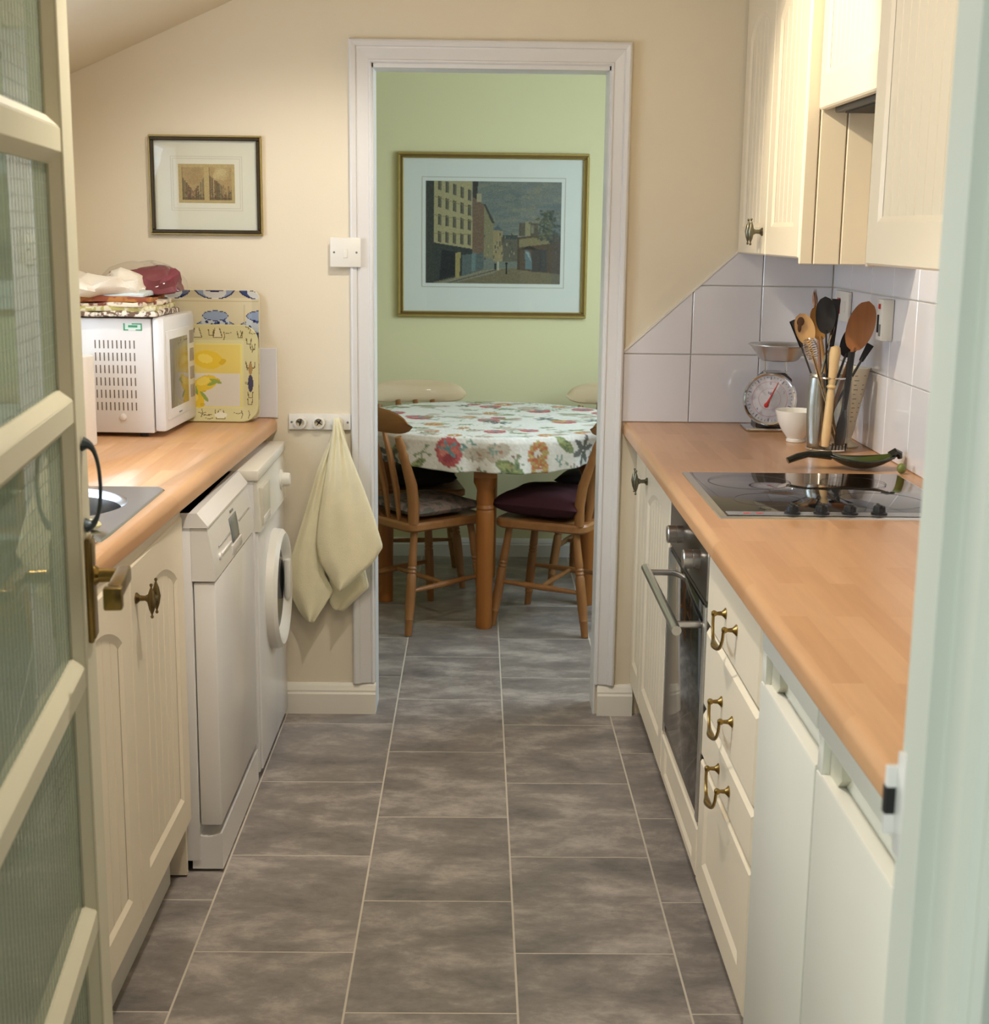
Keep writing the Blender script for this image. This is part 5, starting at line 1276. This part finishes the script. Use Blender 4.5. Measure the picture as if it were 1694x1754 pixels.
for x, d, s, kd in ((-.10, .055, .105, 'red'), (-.20, .06, .09, 'sprig'), (-.22, .11, .08, 'green'), (-.03, .03, .08, 'teal'), (.0, .065, .09, 'taupe'), (.075, .05, .10, 'taupe'), (.07, .04, .07, 'teal'), (.23, .06, .10, 'orange'), (.24, .12, .085, 'orange'), (.13, .115, .13, 'green'), (.15, .09, .07, 'sprig'), (.40, .06, .11, 'dark'), (.33, .03, .09, 'green'), (.31, .09, .08, 'teal'), (-.06, .125, .05, 'sprig'), (.02, .128, .05, 'sprig'), (-.30, .06, .09, 'green'), (-.33, .09, .1, 'dark'), (.45, .1, .08, 'sprig'), (.36, .13, .06, 'sprig'), (-.40, .05, .1, 'taupe')):
    flower(*drape_at(x, d), s, kd)
RC.a = RC.a*.78 + .22*np.array((206, 202, 192)); RC.grain(5, 8)
nA, rad = 560, [TR*i/60 for i in range(1, 58)] + [TR*.965, TR*.985]
vs = [(TC.x, TC.y, TH+.002)]; flat = [(0., 0.)]; rings = []
def ring(fn):
    st = len(vs)
    for k in range(nA):
        a = 2*PI*k/nA; p, r = fn(a); vs.append(p); flat.append((r*math.cos(a), r*math.sin(a)))
    rings.append(st)
for r in rad: ring(lambda a, r=r: ((TC.x + r*math.cos(a), TC.y + r*math.sin(a), TH+.002), r))
ND = 22
for j in range(ND+1):
    d = .126*j/ND
    def fn(a, d=d):
        f = d/.126; dd = d*(1 + .06*math.sin(4*a+1) + .03*math.sin(9*a)) 
        w = .010*f*math.sin(17*a + 1.3*math.sin(3*a)) + .006*f*math.sin(31*a)
        fold = .035*f*math.exp(-((a+.86)/.05)**2)
        ro = R_C + .004*math.sin(min(1, f*5)*PI/2) + w - .010*f + fold
        zz = TH + .002 - dd if j else TH - .001
        if j < 3: ro = R_C - .006*(2-j)/2 + w; zz = TH + .002 - (.0015, .006, .014)[j]
        return ((TC.x + ro*math.cos(a), TC.y + ro*math.sin(a), zz), R_C + dd)
    ring(fn)
fs_ = [(0, rings[0]+k, rings[0]+(k+1) % nA) for k in range(nA)]
for A, C in zip(rings, rings[1:]):
    for k in range(nA): k2 = (k+1) % nA; fs_.append((A+k, C+k, C+k2, A+k2))
base = Vector((TC.x, TC.y, TH-.15))
me = bpy.data.meshes.new('tablecloth'); me.from_pydata([tuple(Vector(v)-base) for v in vs], [], fs_); me.materials.append(CLOTHPRINT)
vc = np.array([np.append(RC.at(*PXY(x, y))/255, 1) for x, y in flat]); li_ = np.zeros(len(me.loops), dtype=np.int32); me.loops.foreach_get('vertex_index', li_)
paint_loops(me, vc[li_])
for p in me.polygons: p.use_smooth = True
o = bpy.data.objects.new('tablecloth', me); COL.objects.link(o); o.location = base; o.modifiers.new('thickness', 'SOLIDIFY').thickness = .0015
tag(o, 'cream floral tablecloth with red and green flowers on the dining table', 'tablecloth')
# ------------------------------------------------------------------ dining chairs
SH = .425
def chair(label, cx, cy, phi, crest_m=PINEX, seatw=.375, pm=PINE, bh=.775, cwx=.04):
    t = thing('dining_chair', label, 'chair', (cx, cy, 0), phi - PI/2, 'pine chairs round the dining table', local=True)
    hw, hd = seatw/2, .185
    P = lambda x, y, z: (x, y, z)
    def seatp(e, z):
        pts = []; r = .05
        for (qx, qy, a0) in ((hw-r, hd-r, 0), (-hw+r, hd-r, PI/2), (-hw+.012+r, -hd+r, PI), (hw-.012-r, -hd+r, 1.5*PI)):
            for k in range(7): a = a0 + PI/2*k/6; pts.append((qx + (r-e)*math.cos(a), qy + (r-e)*math.sin(a), z))
        return pts
    b = B(); L = [[b.bm.verts.new(p) for p in seatp(e, z)] for e, z in ((.012, SH-.036), (.0, SH-.028), (0, SH-.008), (.006, SH), (.03, SH-.002))]
    n = len(L[0]); b.bm.faces.new(L[0]); b.bm.faces.new(L[-1])
    for A, C in zip(L, L[1:]):
        for k in range(n): b.bm.faces.new((A[k], A[(k+1) % n], C[(k+1) % n], C[k]))
    obj('seat', b, PINEX, t, local=True)
    legs = {}
    for sx in (-1, 1):
        for sy in (-1, 1):
            top = Vector((sx*(hw-.055), sy*(hd-.05), SH-.030)); bot = Vector((sx*(hw-.012), sy*(hd+.0) + (-.012 if sy < 0 else .0), .001)); ax = bot-top; Lg = ax.length
            b = B(); b.lathe([(0, 0), (.014, 0), (.0135, .04), (.0155, .11), (.0165, .135), (.0145, .14), (.0175, .147), (.0145, .154), (.0175, .161), (.0145, .168), (.0175, .175), (.0185, .22), (.0185, .29), (.0155, .335), (.017, .339), (.0148, .345), (.013, Lg), (0, Lg)], top, ax, 16)
            obj('leg', b, pm, t, local=True); legs[sx, sy] = (top, ax)
    at = lambda sx, sy, z: legs[sx, sy][0] + legs[sx, sy][1]*((legs[sx, sy][0].z - z)/-legs[sx, sy][1].z)
    for sx in (-1, 1):
        a, c = at(sx, -1, .165), at(sx, 1, .175); b = B(); b.tube([a, a.lerp(c, .25), a.lerp(c, .5), a.lerp(c, .75), c], [.007, .010, .0125, .010, .007], 12); obj('side_stretcher', b, pm, t, local=True)
    a = (at(-1, -1, .165) + at(-1, 1, .175))/2; c = (at(1, -1, .165) + at(1, 1, .175))/2
    b = B(); b.tube([a, a.lerp(c, .25), a.lerp(c, .5), a.lerp(c, .75), c], [.007, .009, .011, .009, .007], 12); obj('cross_stretcher', b, pm, t, local=True)
    for sx in (-1, 1):
        p0 = Vector((sx*(hw-.035), -hd+.03, SH-.005)); p1 = Vector((sx*(hw-.028), -hd-.045, bh-.02)); mid = p0.lerp(p1, .45) + Vector((0, .022, 0))
        pts = [p0, p0.lerp(mid, .5) + Vector((0, .006, 0)), mid, mid.lerp(p1, .3), mid.lerp(p1, .52), mid.lerp(p1, .60), mid.lerp(p1, .68), mid.lerp(p1, .78), p1]
        b = B(); b.tube(pts, [.021, .022, .0215, .019, .0165, .0195, .0145, .018, .013], 14, .85); obj('back_post', b, pm, t, local=True)
    for k in range(3):
        x = (-.075, 0, .075)[k]; b = B()
        pts = [(x*.9, -hd+.028, SH-.004), (x*.95, -hd+.012, SH+.12), (x, -hd-.02, SH+.25), (x*1.02, -hd-.05, bh)]
        b.tube(pts, [.008, .0125, .0125, .008], 10, 1.7); obj('slat', b, pm, t, local=True)
    # crest rail: curved in plan, rounded ends
    b = B(); nU, nV = 28, 12; cw = hw + cwx
    def crest(u, v):
        s = -1 + 2*u; a = 2*PI*v; hh = .043*max(0.02, (1-abs(s)**5.0))**.5*(1 + .12*(1-s*s)); th = .013*max(.05, (1-abs(s)**8))**.5
        x = cw*s; y = -hd - .042 - .030*(1-s*s); return Vector((x, y - math.cos(a)*th*.9 - math.sin(a)*.012, bh + .028 + .010*(1-s*s) + hh*math.sin(a)))
    b.grid(lambda u, v: crest(u, 1-v), nU, nV)
    bmesh.ops.remove_doubles(b.bm, verts=b.bm.verts[:], dist=.0002)
    obj('crest_rail', b, crest_m, t, local=True)
    return t
def R2(phi, x, y): a = phi - PI/2; return Vector((x*math.cos(a) - y*math.sin(a), x*math.sin(a) + y*math.cos(a)))
pl_, pr_ = math.radians(40), math.radians(155)
cl = Vector((-.238, 5.072)) - R2(pl_, .375/2-.012, -.185); cr = Vector((.405, 5.065)) - R2(pr_, -.375/2+.012, -.185)
chair('honey pine slat-back chair with the patterned cushion, front left of table', cl.x, cl.y, pl_)
chair('honey pine slat-back chair with the burgundy cushion, front right of table', cr.x, cr.y, pr_)
pb1, pb2 = math.radians(-84), math.radians(-108)
chair('pine chair with pale top rail behind the left of table', -.245, 5.955, pb1, PALEPINE, bh=.755, cwx=.035)
chair('pine chair with pale top rail behind the right of table', .545, 5.925, pb2, PALEPINE, bh=.755, cwx=.035)
def cushion(name, label, c, phi, w, d, h, m, seed, z=SH):
    b = B(); a = phi - PI/2; R = Matrix.Rotation(a, 3, 'Z')
    def f(u, v, s):
        x, y = -1+2*u, -1+2*v; e = max(0., (1-abs(x)**3.5)*(1-abs(y)**3.5))**.45
        p = Vector((x*w/2*(1-.05*(1-abs(y))), y*d/2*(1-.05*(1-abs(x))), (h*.5 + s*h*.5*e)))
        p.z += .006*noise.noise(Vector((x*3, y*3, seed)))*(e if s > 0 else 0)
        return Vector((c.x, c.y, z+.004)) + R @ p
    b.grid(lambda u, v: f(u, v, 1), 22, 22); b.grid(lambda u, v: f(u, v, -1), 22, 22)
    bmesh.ops.remove_doubles(b.bm, verts=b.bm.verts[:], dist=.0006)
    return tag(obj(name, b, m), label, 'cushion', 'cushions on the dining chairs')
cushion('seat_cushion', 'faded floral seat cushion on the front left chair', cl + R2(pl_, 0, .015), pl_, .34, .33, .058, stripes('faded_floral', (150, 132, 124), (112, 110, 104), 30), 1)
cushion('seat_cushion', 'thick burgundy seat cushion on the front right chair', cr + R2(pr_, -.01, .02), pr_, .36, .35, .105, BURGUNDY, 2)
cushion('seat_cushion', 'dark seat cushion on the rear left chair under the table', Vector((-.262, 5.955)) + R2(pb1, 0, .01), pb1, .34, .33, .085, DARKCLOTH, 3)
cushion('seat_cushion', 'dark seat cushion on the rear right chair under the table', Vector((.545, 5.925)) + R2(pb2, 0, .01), pb2, .34, .33, .075, DARKCLOTH, 4)
